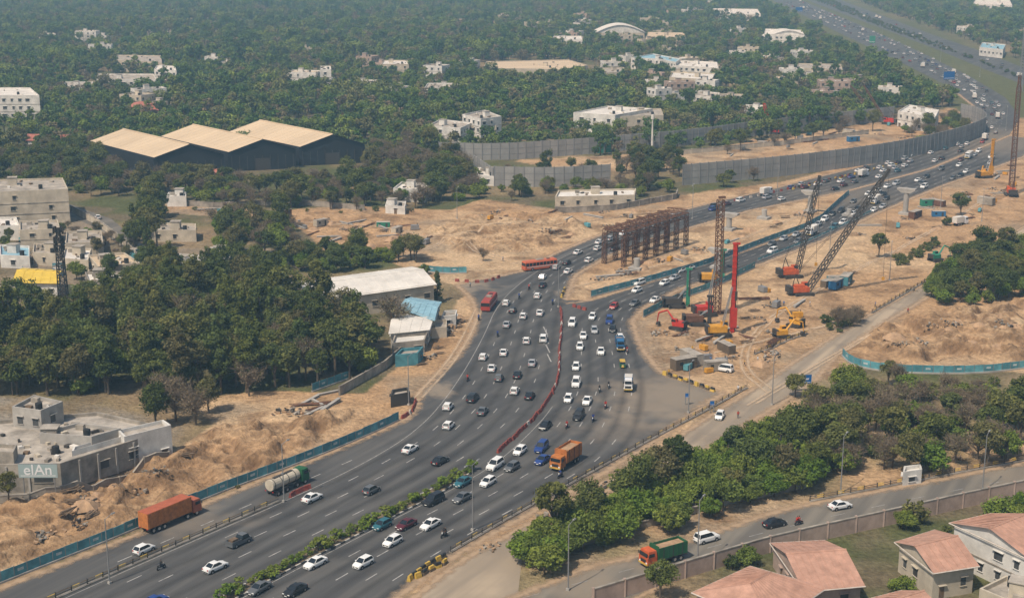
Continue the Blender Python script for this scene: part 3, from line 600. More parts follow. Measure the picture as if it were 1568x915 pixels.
for k in range(3):
    c0=a0+dv*k+Vector((0,k*6,0)); c1=c0+dv*.985
    ptsW=[c0,c0+back*1.0,c1+back*1.0,c1]; nm='gabled_warehouse'
    e=bpy.data.objects.new(nm,None); sc.collection.objects.link(e); BLD.append([(p.x,p.y) for p in ptsW])
    W=MB(); hh=8.5; rzz=13.2; g0=(c0+c1)/2; g1=g0+back
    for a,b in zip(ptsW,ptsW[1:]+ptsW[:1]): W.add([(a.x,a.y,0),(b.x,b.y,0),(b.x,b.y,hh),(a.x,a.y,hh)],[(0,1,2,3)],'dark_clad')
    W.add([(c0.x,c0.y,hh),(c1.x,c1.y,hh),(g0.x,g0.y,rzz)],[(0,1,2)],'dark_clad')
    d=dv.normalized(); nn=Vector((d.y,-d.x,0)); yw=math.atan2(d.y,d.x)
    put('walls',W.mesh('walls'),parent=e); W=MB()
    for j in range(9):
        q=c0+dv*(j+.5)/9+nn*.05; W.box((q.x,q.y,3.2),(.25,.2,6.2),'steel_dark',yw)
    q=c0+dv*.5+nn*.08; W.box((q.x,q.y,2.6),(6,.1,5),'steel_dark',yw)
    put('doors_and_frames',W.mesh('frames'),parent=e); W=MB()
    ex=back.normalized()*-1.0
    l0,l1=c0+ex,c0+back; r0_,r1_=c1+ex,c1+back; m0,m1=g0+ex,g1
    W.add([(l0.x,l0.y,hh),(m0.x,m0.y,rzz+.1),(m1.x,m1.y,rzz+.1),(l1.x,l1.y,hh)],[(0,1,2,3)],'roof_beige'); W.add([(r0_.x,r0_.y,hh),(m0.x,m0.y,rzz+.1),(m1.x,m1.y,rzz+.1),(r1_.x,r1_.y,hh)],[(0,1,2,3)],'roof_beige')
    W.beam((m0.x,m0.y,rzz+.15),(m1.x,m1.y,rzz+.15),.3,'roof_beige')
    for j in range(1,14):
        t=j/14
        for s0,s1 in((l0,l1),(r0_,r1_)): p_=s0.lerp(s1,t); q_=m0.lerp(m1,t); W.beam((p_.x,p_.y,hh+.02),(q_.x,q_.y,rzz+.12),.06,'roof_beige',4)
    put('roof',W.mesh('roof'),parent=e)
BL=[('beige_apartment_building',[(-60,296),(104,289),(96,272),(-60,276)],12,'cream_wall','roof_conc',3),
('flat_roof_house',[(30,352),(92,350),(88,336),(30,338)],6,'cream_wall','roof_conc',2),('flat_roof_house',[(-40,345),(30,345),(25,332),(-40,332)],5,'white_wall','roof_white',1),
('flat_roof_house',[(100,372),(158,370),(155,352),(102,354)],4,'cream_wall','roof_conc',1),('flat_roof_house',[(150,408),(215,402),(190,386),(135,390)],3.5,'cream_wall','roof_beige',1),
('flat_roof_house',[(95,395),(135,398),(140,380),(100,378)],3.5,'cream_wall','roof_white',1),('flat_roof_house',[(0,390),(45,392),(45,376),(0,374)],4,'white_wall','roof_blue',1),
('flat_roof_house',[(50,386),(90,388),(92,374),(52,372)],4,'cream_wall','roof_conc',1),
('flat_roof_house',[(262,404),(318,410),(330,392),(275,388)],5,'white_wall','roof_white',1),('flat_roof_house',[(318,392),(352,394),(356,380),(322,378)],7,'white_wall','roof_white',2),
('flat_roof_house',[(230,352),(300,352),(300,342),(235,340)],4,'cream_wall','roof_conc',1),('flat_roof_house',[(135,430),(195,428),(185,415),(130,416)],3.5,'conc_dirty','roof_white',1),
('white_mansion',[(-60,146),(60,146),(46,134),(-60,134)],13,'white_wall','roof_white',3),
('white_villa',[(148,122),(240,122),(235,113),(150,113)],8,'white_wall','roof_conc',2),('white_villa',[(236,106),(270,108),(268,101),(240,100)],12,'white_wall','roof_white',3),
('white_villa',[(175,92),(248,95),(246,85),(180,84)],8,'cream_wall','roof_conc',2),('flat_roof_house',[(98,132),(145,132),(142,125),(100,125)],6,'white_wall','roof_conc',1),
('white_villa',[(490,106),(507,106),(506,101),(491,101)],14,'white_wall','roof_white',3),('white_villa',[(584,98),(626,98),(624,92),(588,92)],8,'cream_wall','roof_white',2),
('flat_roof_house',[(540,128),(580,128),(578,122),(542,122)],7,'white_wall','roof_conc',2),('white_villa',[(650,134),(705,134),(700,127),(655,127)],8,'white_wall','roof_conc',2),
('storage_warehouse',[(740,104),(862,106),(900,100),(870,91),(745,94)],7,'cream_wall','roof_beige',1),('flat_roof_house',[(905,112),(960,110),(955,103),(908,104)],7,'cream_wall','roof_conc',2),
('white_villa',[(845,60),(892,61),(890,55),(848,55)],8,'white_wall','roof_white',2),('white_villa',[(708,175),(736,182),(768,178),(742,168)],11,'white_wall','roof_conc',3),
('white_villa',[(655,192),(705,196),(722,188),(675,182)],8,'white_wall','roof_conc',2),('white_villa',[(715,192),(760,192),(757,184),(718,184)],7,'cream_wall','roof_conc',2),
('factory_building',[(878,172),(942,176),(1000,166),(930,162)],11,'white_wall','roof_white',2),('factory_building',[(942,178),(1016,176),(1012,166),(960,166)],10,'cream_wall','roof_conc',2),
('blue_roof_building',[(966,88),(1010,90),(1035,95),(1042,90),(1000,82)],12,'white_wall','roof_blue',3),('white_villa',[(1030,100),(1100,104),(1098,95),(1035,92)],10,'white_wall','roof_white',3),
('white_villa',[(1025,118),(1090,122),(1095,112),(1030,110)],9,'cream_wall','roof_white',2),('white_villa',[(1062,146),(1100,149),(1102,142),(1066,138)],7,'white_wall','roof_conc',2),
('flat_roof_house',[(1100,150),(1140,152),(1138,144),(1102,143)],7,'cream_wall','roof_conc',2),('white_villa',[(1170,52),(1232,54),(1228,46),(1172,44)],10,'white_wall','roof_white',2),
('white_villa',[(990,56),(1050,58),(1048,50),(992,49)],8,'cream_wall','roof_beige',2),('storage_warehouse',[(1090,20),(1165,22),(1160,14),(1092,13)],8,'white_wall','roof_white',1),
('white_villa',[(1490,6),(1550,8),(1546,0),(1494,-1)],10,'white_wall','roof_white',2),('blue_roof_building',[(1500,72),(1536,76),(1540,68),(1504,65)],7,'white_wall','roof_blue',1),
('flat_roof_house',[(1375,170),(1432,180),(1438,168),(1392,160)],8,'white_wall','roof_white',2),('flat_roof_house',[(602,288),(650,290),(666,281),(615,278)],5,'white_wall','roof_white',1),
('long_office_building',[(850,301),(972,298),(974,288),(855,291)],4.5,'cream_wall','roof_white',1),('flat_roof_house',[(590,314),(620,316),(622,308),(592,307)],3,'white_wall','roof_conc',1),
('flat_roof_house',[(1220,104),(1290,106),(1288,98),(1222,97)],7,'cream_wall','roof_conc',1),('flat_roof_house',[(730,268),(760,270),(758,258),(732,256)],4,'white_wall','roof_white',1),
('flat_roof_house',[(255,300),(285,300),(285,294),(258,294)],4,'white_wall','roof_white',1),('flat_roof_house',[(1140,166),(1176,168),(1174,161),(1142,160)],7,'white_wall','roof_white',1)]
for nm,rf_,h_,w_,r_,fl in BL: building(nm,rf_,h_,w_,r_,fl,gap=9 if nm=='beige_apartment_building' else (7 if nm=='factory_building' else (4.2 if h_>6 else 5)),ww=1.6 if h_>6 else 1.1)
building('red_roof_house',[(200,166),(242,168),(240,158),(203,157)],6,'pink_wall','roof_red',1,gable='hip'); building('red_roof_house',[(42,214),(104,216),(104,208),(46,207)],5,'white_wall','roof_red',1,gable=1.5)
building('yellow_roof_house',[(22,430),(88,432),(92,414),(36,410)],5,'white_wall','roof_yellow',1,gable=1.2); building('red_roof_house',[(322,266),(340,267),(342,260),(324,259)],4,'white_wall','roof_red',1,gable=1)
def farm(u,v):
    x,y,_=G(u,v)
    if blocked(x,y) or bool(inpoly(np.array(x),np.array(y),GP(HWYC))): return
    yw=R.uniform(-.5,.6); w=R.uniform(9,20); d=R.uniform(8,14); h=R.choice([6.5,7,8,9.5,10.5]); wl=R.choice(['white_wall','cream_wall','white_wall','pink_wall']); rf=R.choice(['roof_white','roof_conc','roof_conc','roof_beige'])
    def rect(cx,cy,w,d): return [(cx+math.cos(yw)*a*w/2-math.sin(yw)*b*d/2,cy+math.sin(yw)*a*w/2+math.cos(yw)*b*d/2,0) for a,b in((-1,-1),(1,-1),(1,1),(-1,1))]
    building('farmhouse',[(p[0],p[1],h) for p in rect(x,y,w,d)],h,wl,rf,2 if h<9 else 3,world=True,gap=4)
    if R.random()<.5:
        x2=x+math.cos(yw)*(w/2+5.5); y2=y+math.sin(yw)*(w/2+5.5); hh=h*.6; building('farmhouse_wing',[(p[0],p[1],hh) for p in rect(x2,y2,9,d*.8)],hh,wl,'roof_white',1,world=True,gap=4)
for reg,k in (((900,1160,70,165),18),((60,700,70,180),10),((840,1150,20,70),12),((1150,1350,85,150),8),((0,840,5,70),9),((1000,1130,0,30),5),((1450,1568,10,60),7),((560,720,90,165),4),((1200,1400,125,165),5)):
    for _ in range(k): farm(R.uniform(reg[0],reg[1]),R.uniform(reg[2],reg[3]))
def dome(name,u,v,w,d,h):
    c=Vector(G(u,v)); B=MB(); n=12; BLD.append([(c.x-w/2,c.y-d/2-25),(c.x+w/2,c.y-d/2-25),(c.x+w/2,c.y+d/2),(c.x-w/2,c.y+d/2)])
    B.T=Matrix.Translation(c)
    B.box((0,0,3.5),(w,d,7),'cream_wall')
    pr=[(-w/2-1+ (w+2)*i/n, 7+ (h)*math.sin(math.pi*i/n)) for i in range(n+1)]
    for i in range(n):
        (x0,z0),(x1,z1)=pr[i],pr[i+1]; B.add([(x0,-d/2-1,z0),(x1,-d/2-1,z1),(x1,d/2,z1),(x0,d/2,z0)],[(0,1,2,3)],'roof_white')
    B.add([(x,-d/2-.02,z) for x,z in pr]+[],[tuple(range(n+1))],'white_wall')
    for i in range(8): B.box((-w/2+w*(i+.5)/8,-d/2-.1,3),(w/14,.2,3),'window_glass')
    put(name,B.mesh(name))
dome('arched_roof_hall',948,60,44,34,7); dome('arched_roof_hall',1202,68,36,28,6)
building('tiled_roof_house',[(1185,832),(1262,828),(1318,892),(1232,900)],4,'pink_wall','roof_tile',1,gable=2)
building('tiled_roof_house',[(1068,905),(1150,868),(1258,898),(1180,952)],4,'pink_wall','roof_tile',1,gable='hip')
building('tiled_roof_house',[(1462,800),(1520,787),(1620,822),(1575,852)],7,'white_wall','roof_tile',2,gable=2.0)
building('tiled_roof_house',[(1378,830),(1432,812),(1492,862),(1430,872)],5,'cream_wall','roof_tile',1,gable=1.8)
building('tiled_roof_house',[(1300,925),(1380,905),(1440,935),(1370,960)],4,'pink_wall','roof_tile',1,gable=1.6)
building('flat_roof_house',[(1560,925),(1500,900),(1540,880),(1640,900)],4,'cream_wall','roof_conc',1)
building('guard_cabin',[(1383,722),(1412,718),(1410,710),(1384,713)],2.8,'white_wall','roof_white',1,tank=False)
def board(name,u,v,w,h,z,yaw,mt,txt=None,tcol='sign_white',posts=True,size=1.0):
    c=Vector(G(u,v)); e=bpy.data.objects.new(name,None); e.location=c; e.rotation_euler=(0,0,yaw); sc.collection.objects.link(e)
    B=MB(); B.box((0,0,z+h/2),(w,.15,h),mt); B.box((0,.02,z+h+.04),(w+.1,.2,.08),'steel_grey')
    for sx in(-1,1): B.beam((sx*w*.4,.15,0),(sx*w*.4,.15,z+h),.1,'steel_grey',6)
    B.box((0,-.08,z+h*.15),(w*.9,.02,h*.05),'sign_white')
    put('panel',B.mesh('panel'),parent=e)
    if txt:
        cu=bpy.data.curves.new('lettering','FONT'); cu.body=txt; cu.size=size; cu.extrude=.02; cu.align_x='CENTER'; cu.align_y='CENTER'; cu.materials.append(M[tcol]); cu.offset=.02
        o=put('lettering',cu,(0,-.1,z+h*.55),parent=e); o.rotation_euler=(math.pi/2,0,0)
    return e
board('company_sign',62,764,7.0,2.6,4.2,0.0,'sign_teal','elAn',size=2.8)
board('direction_sign',1226,600,4.6,2.0,2.0,0.1,'sign_blue','Delhi  Jaipur',size=.7); board('road_sign',1452,136,8,5,6,0.3,'sign_blue'); board('road_sign',1052,620,.9,.9,1.8,0,'sign_blue')
board('road_sign',1090,632,.9,.9,1.8,0,'sign_blue'); board('road_sign',1335,75,5,6,5,0,'green_sheet'); board('road_sign',1223,26,9,5,6,0.3,'sign_blue')
# ------------------------------------------------------------------ vegetation placement
scatter([(-30,545),(110,500),(200,470),(440,470),(560,525),(592,560),(540,588),(470,598),(330,612),(240,618),(120,612),(-30,606)],5.0,['broad','tall','broad','bright','tall','bare','broad'],.85,1.15)
scatter([(190,475),(230,415),(300,420),(420,425),(450,470),(320,480)],5.5,['broad','tall','broad'],.7,.95)
scatter([(385,412),(450,396),(640,392),(645,402),(470,424)],4.5,['broad','bright'],.55,.8)
scatter([(110,300),(130,262),(235,276),(400,292),(560,276),(560,322),(380,320),(250,308)],6,['broad','bright','broad','bare'],.65,1.0,.92)
scatter([(560,255),(580,215),(670,222),(730,270),(745,302),(640,322),(560,314)],5.5,['bare','broad','bare','bright'],.7,1,.97)
scatter([(200,330),(250,330),(250,385),(200,395)],5.5,['broad','tall','conif'],.75,1.05); scatter([(330,345),(440,345),(460,385),(330,400)],5.5,['bare','broad','bright'],.75,1.05,.95)
scatter([(-30,478),(60,486),(150,455),(130,500),(-30,540)],6,['broad','palm','bright','broad'],.7,.95,.85); scatter([(-30,340),(100,330),(220,390),(215,405),(100,405),(-30,405)],6.5,['broad','bright','bare'],.35,.6,.6); scatter([(105,425),(220,420),(210,455),(110,455)],6,['broad','bright'],.5,.8,.8)
scatter([(-30,225),(150,225),(210,250),(150,275),(110,300),(-30,285)],6.5,['broad','bright','broad','bare'],.75,1,.98)
scatter([(760,290),(940,285),(1040,288),(1030,302),(850,300),(770,312)],6,['broad','bare','bright'],.5,.85,.8)
scatter([(940,255),(1040,240),(1045,275),(950,280)],6,['broad','bare','tall'],.6,.9,.9); scatter([(760,262),(930,258),(930,272),(765,275)],8,['bright','bare','broad'],.5,.8,.7)
scatter([(1070,284),(1160,276),(1160,286),(1075,290)],8,['bare','broad'],.6,.9,.6)
scatter([(1060,225),(1330,185),(1350,200),(1100,240)],10,['bright','broad','bare'],.6,.9,.45)
scatter([(1380,200),(1470,180),(1480,205),(1400,222)],7,['broad','bare','bright'],.6,.9,.9)
scatter([(820,886),(800,855),(880,806),(960,765),(1060,715),(1150,680),(1225,662),(1300,705),(1290,738),(1180,768),(1080,795),(960,835),(880,858)],3.5,['bright','bright','bright','bright','bright','broad'],.68,1.0)
scatter([(1210,640),(1300,600),(1440,640),(1600,630),(1600,700),(1420,730),(1300,728),(1240,680)],5.0,['bare','broad','bare','bright','bright'],.7,1.0,.9)
scatter([(1415,470),(1430,430),(1520,390),(1640,360),(1640,455),(1500,468)],4.4,['broad','bright','bright'],.6,.9,.97)
scatter([(1270,505),(1300,480),(1320,492),(1290,512)],2.2,['bush','bare'],.4,.7); scatter([(1370,400),(1430,370),(1440,380),(1380,410)],2.5,['bush','bush'],.5,.8)
scatter([(930,935),(1060,885),(1100,890),(1060,935)],6,['bright','broad'],.5,.7,.6); scatter([(1310,895),(1420,870),(1440,900),(1340,920)],4.5,['broad','bright'],.6,.8,.9)
scatter([(1520,800),(1600,780),(1600,810),(1540,815)],5,['bright'],.6,.8); scatter([(1240,645),(1300,590),(1600,590),(1600,640),(1250,690)],4.5,['bush','bush','bare','bright'],.5,1.0,.55)
scatter([(610,640),(-30,880),(-30,900),(622,648)],3,['bush'],.2,.4,.05); scatter([(1100,860),(1340,815),(1568,765),(1600,800),(1400,830),(1200,850),(1100,880)],5,['bush','bush','bright'],.4,.9,.3)
scatter([(250,318),(560,322),(680,318),(640,330),(380,330)],5,['bush','bare','bush'],.4,.9,.35)
scatter([(1262,-5),(1345,33),(1430,64),(1500,92),(1568,120),(1568,124),(1500,96),(1425,70),(1340,38),(1250,2)],5,['bush'],.6,1.0,.6)
for k,u,v,s in (('broad',1470,332,.85),('broad',1345,395,.8),('broad',1360,590,.6),('broad',1218,608,.7),('bright',650,420,.6),('conif',670,462,.9),('bare',604,512,1.2),('conif',248,330,.9),('bush',1450,345,1.1),('broad',1250,640,.8),('bush',180,690,1.0),
    ('bare',270,645,1.1),('broad',240,655,.8),('bare',300,650,1.0),('bare',255,632,1.0),('broad',320,632,.7),('broad',15,785,.5),('palm',30,560,.9),('palm',60,575,.8),('palm',15,575,.8),('palm',90,560,.8),('palm',45,590,.9),('palm',20,605,.9),('bush',1400,800,1.3),('bush',1120,870,.8),('bush',1445,885,1.2),('bright',1388,810,.5),('bare',740,400,.5),('bush',1268,495,1.2)):
    x,y,_=G(u,v); tree(k,x,y,s)
Pm=resample([ (Vector(a)+Vector(b))/2 for a,b in zip(GP(MED_L),GP(MED_R))],1.0)
for p in Pm:
    if R.random()<.85: t=R.choice(T['shrub']); put('shrub',t,(p.x+R.uniform(-.5,.5),p.y+R.uniform(-.5,.5),.18),R.uniform(0,6),R.uniform(.8,1.6))
fc=bpy.data.collections.new('forest_tree_variants')
FV=((9,4.6,26,.75,.75,'leaf_far'),(11,4.8,26,.75,.85,'leaf_far'),(14,3.6,26,.7,1.5,'leaf_far'),(8,4.4,22,.7,.7,'leaf_far'),(10,4.2,24,.6,.9,'leaf_dry'),(13,5.4,30,.75,.8,'leaf_far'),(6,3.4,18,.6,.7,'leaf_far'))
for i,(h,c,n,ls,sq,kind) in enumerate(FV):
    m=make_tree('forest_tree',h,c,n,800 if kind!='leaf_dry' else 450,ls*.72,leaf=kind,squash=sq,seed=40+i); fc.objects.link(bpy.data.objects.new('forest_tree_%d'%i,m))
pts=[]
CLEAR=[GP(p) for p in (ROAD_L,ROAD_F,HWYC,D[1],D[2],D[3],DGREY,[(672,248),(760,250),(860,244),(1060,228),(1372,188),(1470,165),(1520,215),(1045,290),(757,290)],[(1500,300),(1480,140),(1568,135),(1700,160),(1700,400)],[(730,120),(730,96),(920,96),(920,118)],[(870,212),(872,190),(1020,185),(1025,205)],
       [(-40,205),(-40,180),(66,180),(66,202)],[(1495,86),(1550,88),(1550,76),(1495,74)],[(232,275),(558,258),(562,275),(232,290)])]
def forest_try(y0,y1,sp,kx,sc_=1):
    nyy=int((y1-y0)/sp)
    for j in range(nyy):
        y=y0+j*sp; hw=y*.42+60; k=int(2*hw/sp)
        x=-hw+sp*np.arange(k)+rng.uniform(-.6,.6,k)*sp; yy=np.full(k,y)+rng.uniform(-.6,.6,k)*sp
        ok=fbm(x,yy,70,3)>kx
        for P in CLEAR+BLD:
            if min(p[1] for p in P)-20<y<max(p[1] for p in P)+20: ok&=~inpoly(x,yy,P)
        sv=rng.uniform(.55,1.1,k)*(.75+.5*fbm(x,yy,90,2))*sc_
        for a,b_,s_ in zip(x[ok],yy[ok],sv[ok]): pts.append((a,b_,s_))
yb=G(784,238)[1]
forest_try(yb,820,6.8,.29,.95); forest_try(820,1300,7.6,.30,1.03); forest_try(1300,2500,9.3,.27,1.03); forest_try(2500,5000,20,.2,1.5)
print('forest',len(pts))
A=np.array(pts); me=bpy.data.meshes.new('distant_forest'); me.vertices.add(len(A)); co=np.zeros((len(A),3)); co[:,:2]=A[:,:2]; me.vertices.foreach_set('co',co.ravel())
kp=np.clip((fbm(A[:,0]+700,A[:,1],120,3)-.35)/.3,0,.999)
ixv=np.where(rng.random(len(A))<.45,(kp*7).astype(int),rng.choice(7,len(A),p=[.2,.18,.15,.17,.08,.12,.1]))
for n_,dt,val in(('tsc','FLOAT',A[:,2]),('trz','FLOAT',rng.uniform(0,6.28,len(A))),('tix','INT',ixv)):
    a=me.attributes.new(n_,dt,'POINT'); a.data.foreach_set('value',val.astype(np.int32) if dt=='INT' else val)
fo=put('distant_forest',me)
ng=bpy.data.node_groups.new('forest_scatter','GeometryNodeTree'); ng.interface.new_socket('Geometry',in_out='INPUT',socket_type='NodeSocketGeometry'); ng.interface.new_socket('Geometry',in_out='OUTPUT',socket_type='NodeSocketGeometry')
N=ng.nodes; L=ng.links; gi=N.new('NodeGroupInput'); go=N.new('NodeGroupOutput'); ip=N.new('GeometryNodeInstanceOnPoints'); ci=N.new('GeometryNodeCollectionInfo')
ci.inputs['Collection'].default_value=fc; ci.inputs['Separate Children'].default_value=True; ci.inputs['Reset Children'].default_value=True
def na(n_,t):
    x=N.new('GeometryNodeInputNamedAttribute'); x.data_type=t; x.inputs['Name'].default_value=n_; return x.outputs['Attribute']
cx=N.new('ShaderNodeCombineXYZ'); L.new(na('trz','FLOAT'),cx.inputs[2])
L.new(gi.outputs[0],ip.inputs['Points']); L.new(ci.outputs[0],ip.inputs['Instance']); ip.inputs['Pick Instance'].default_value=True
L.new(na('tix','INT'),ip.inputs['Instance Index']); L.new(cx.outputs[0],ip.inputs['Rotation']); L.new(na('tsc','FLOAT'),ip.inputs['Scale']); L.new(ip.outputs[0],go.inputs[0])
md=fo.modifiers.new('scatter','NODES'); md.node_group=ng
# ------------------------------------------------------------------ vehicles
def wheel(B,x,y,r,w=.22):
    B.beam((x,y-w/2,r),(x,y+w/2,r),r,'tyre',12); B.beam((x,y-w/2-.01,r),(x,y+w/2+.01,r),r*.55,'chrome',8)
def make_car(name,L,W,Hh,prof,gh,belt):
    B=MB(); w=W/2
    rings=[]
    for x,zt,k in prof:
        x*=L/2; ww=w*k; rings.append([(x,-ww*.9,.22),(x,-ww,.42),(x,-ww,zt*.78),(x,-ww*.9,zt),(x,ww*.9,zt),(x,ww,zt*.78),(x,ww,.42),(x,ww*.9,.22)])
    vs=[p for r in rings for p in r]; fs=[]; n=8
    for i in range(len(rings)-1):
        for j in range(n): fs.append((i*n+j,i*n+(j+1)%n,(i+1)*n+(j+1)%n,(i+1)*n+j)[::-1])
    fs.append(tuple(range(n))); fs.append(tuple(range((len(rings)-1)*n,len(rings)*n))[::-1])
    B.add(vs,fs,'paint')
    xb0,xr0,xr1,xb1=[q*L/2 for q in gh]; a=w*.9; t=w*.70; z0=belt; z1=Hh
    b0=[(xb0,-a,z0),(xb1,-a,z0),(xb1,a,z0),(xb0,a,z0)]; t0=[(xr0,-t,z1-.05),(xr1,-t,z1-.05),(xr1,t,z1-.05),(xr0,t,z1-.05)]
    B.add(b0+t0,[(0,1,5,4),(1,2,6,5),(2,3,7,6),(3,0,4,7)],'glass_dark')
    o=.03; B.add([(xr0-o,-t-o,z1-.05),(xr1+o,-t-o,z1-.05),(xr1+o,t+o,z1-.05),(xr0-o,t+o,z1-.05),(xr0+.15,-t*.8,z1),(xr1-.2,-t*.8,z1),(xr1-.2,t*.8,z1),(xr0+.15,t*.8,z1)],[(0,1,5,4),(1,2,6,5),(2,3,7,6),(3,0,4,7),(4,5,6,7),(3,2,1,0)],'paint')
    for k in range(4): B.beam(b0[k],t0[k],.055,'paint',4)
    xm=(xr0+xr1)/2
    for s_ in(-1,1):
        B.beam((xm,s_*a,z0),(xm,s_*t,z1-.05),.05,'trim',4)
        B.box((xb1-.25,s_*(w+.08),z0+.05),(.14,.2,.13),'paint')
        for xw in(-.62,.62):
            B.beam((xw*L/2,s_*(w-.20),.33),(xw*L/2,s_*(w+.012),.33),.40,'trim',14); wheel(B,xw*L/2,s_*(w-.085),.31)
        B.box((L/2-.13,s_*w*.62,.62),(.2,.36,.14),'lamp_white'); B.box((-L/2+.06,s_*w*.70,.78),(.12,.24,.24),'lamp_red')
        B.box((0,s_*(w-.01),.24),(L*.45,.06,.1),'trim')
    B.box((L/2-.04,0,.42),(.14,W*.62,.2),'trim'); B.box((-L/2+.04,0,.36),(.12,W*.8,.18),'trim'); B.box((-L/2-.005,0,.62),(.04,.5,.12),'lamp_white'); B.box((L/2+.02,0,.40),(.04,.5,.12),'lamp_white')
    return B.mesh(name)
hb=make_car('hatchback_car',3.75,1.68,1.52,[(-1,.72,.86),(-.97,.95,.94),(-.8,.97,1),(0,.96,1),(.42,.95,1),(.7,.88,.98),(.93,.74,.9),(1,.58,.8)],(-.95,-.75,.15,.52),.95)
sd=make_car('sedan_car',4.35,1.72,1.47,[(-1,.70,.84),(-.97,.93,.92),(-.7,.97,1),(0,.94,1),(.42,.93,1),(.7,.86,.98),(.94,.72,.9),(1,.56,.8)],(-.70,-.38,.14,.46),.93)
sv=make_car('suv_car',4.55,1.85,1.80,[(-1,.85,.9),(-.97,1.1,.96),(-.7,1.12,1),(0,1.1,1),(.45,1.09,1),(.75,1.03,.98),(.95,.92,.93),(1,.65,.86)],(-.96,-.86,.18,.50),1.09)
CARS=[('hatchback_car',hb),('sedan_car',sd),('suv_car',sv)]
def make_truck(name,L,kind,cab,body,Wt=2.45,Hb=3.4):
    B=MB(); x1=L/2; cl=1.9
    B.box((0,0,.95),(L-.6,.9,.3),'steel_dark')
    xc=x1-cl/2
    B.tbox((xc,0,.7),(cl,Wt,1.3),(1,1),cab); B.tbox((xc-.08,0,2.0),(cl-.16,Wt-.05,.95),(.88,.9),cab)
    B.box((x1-.02,0,2.35),(.1,Wt*.82,.62),'glass_dark',pitch=-.1)
    for s_ in(-1,1):
        B.box((xc+.1,s_*(Wt/2-.02),2.3),(1.0,.1,.55),'glass_dark'); B.box((x1+.03,s_*.85,1.05),(.08,.3,.25),'lamp_white'); B.box((x1-.1,s_*(Wt/2+.18),2.3),(.1,.2,.45),'trim')
        B.box((-L/2+.02,s_*.9,1.05),(.08,.25,.2),'lamp_red')
        for xw in ([x1-1.1,-L/2+1.2,-L/2+2.4] if L<9 else [x1-1.1,x1-3.2,-L/2+1.2,-L/2+2.4,-L/2+3.6]): wheel(B,xw,s_*(Wt/2-.2),.5,.35)
    B.box((x1+.02,0,1.3),(.06,1.4,.5),'trim'); B.box((x1+.03,0,.75),(.14,Wt,.25),'yellow')
    bl=L-cl-.35; xb=-L/2+bl/2
    if kind=='container':
        B.box((xb,0,1.12+Hb*.4),(bl,Wt,Hb*.8),body)
        for i in range(int(bl/.6)):
            for s_ in(-1,1): B.box((-L/2+.3+i*.6,s_*(Wt/2+.02),1.12+Hb*.4),(.22,.05,Hb*.74),body)
        B.box((xb,0,1.12+Hb*.8+.02),(bl-.05,Wt-.05,.06),cab if cab!='sign_white' else 'roof_white')
    elif kind=='open':
        th=Hb*.72
        B.box((xb,0,1.2),(bl,Wt,.16),'wood')
        for s_ in(-1,1):
            B.box((xb,s_*Wt/2,1.2+th/2),(bl,.09,th),body)
            for i in range(7): B.box((-L/2+bl*i/6.01+.05,s_*(Wt/2+.06),1.2+th/2),(.12,.08,th+.1),'steel_dark' if i%2 else body)
        B.box((-L/2,0,1.2+th/2),(.09,Wt-.1,th),body); B.box((-L/2+bl,0,1.3+th/2),(.09,Wt-.1,th+.3),body)
        B.box((xb,0,1.2+th*.78),(bl-.2,Wt-.2,.1),'dirt_pile')
    elif kind=='tanker':
        B.beam((-L/2+.1,0,2.15),(-L/2+bl,0,2.15),1.05,body,16)
        for i in range(4): B.beam((-L/2+.6+i*bl/4,0,2.15),(-L/2+.75+i*bl/4,0,2.15),1.08,'steel_dark',16)
        B.box((xb,0,3.22),(bl*.7,.6,.1),'steel_dark'); B.beam((xb,0,3.2),(xb,0,3.45),.3,'steel_grey',8)
    return B.mesh(name)
def make_bus(name,body,L=11,Wt=2.5):
    B=MB(); B.box((0,0,.95),(L,Wt,1.1),body); B.box((0,0,2.0),(L-.12,Wt-.06,1.0),'glass_dark'); B.tbox((0,0,2.5),(L,Wt,.45),(.97,.85),body)
    for i in range(10):
        for s_ in(-1,1): B.box((-L/2+.1+i*(L-.2)/9,s_*(Wt/2-.01),2.0),(.14,.06,1.0),body)
    B.box((0,0,3.05),(2.4,1.5,.2),'conc_dirty'); B.box((3,0,3.02),(1,.9,.14),'trim')
    for s_ in(-1,1):
        for xw in(-L*.28,L*.3): wheel(B,xw,s_*(Wt/2-.12),.5,.3)
        B.box((L/2+.01,s_*.9,.8),(.06,.35,.22),'lamp_white'); B.box((-L/2-.01,s_*.95,.9),(.06,.25,.3),'lamp_red'); B.box((0,s_*(Wt/2+.01),1.2),(L*.9,.03,.15),'sign_white')
    B.box((L/2+.01,0,2.72),(.06,1.5,.25),'black')
    return B.mesh(name)
def make_rick():
    B=MB(); B.tbox((0,0,.3),(2.5,1.3,.75),(.92,.96),'green_body'); B.tbox((-.1,0,1.05),(1.9,1.15,.5),(.9,.95),'black'); B.tbox((-.1,0,1.55),(2.1,1.3,.2),(.85,.85),'yellow')
    B.box((.95,0,1.25),(.06,1.0,.5),'glass_dark',pitch=-.3); B.tbox((1.2,0,.35),(.5,.6,.55),(.5,.7),'yellow')
    for y in(-.55,.55): wheel(B,-.8,y,.22,.14)
    wheel(B,1.15,0,.22,.14); B.beam((1.4,0,.8),(1.48,0,.8),.1,'lamp_white',8); return B.mesh('auto_rickshaw')
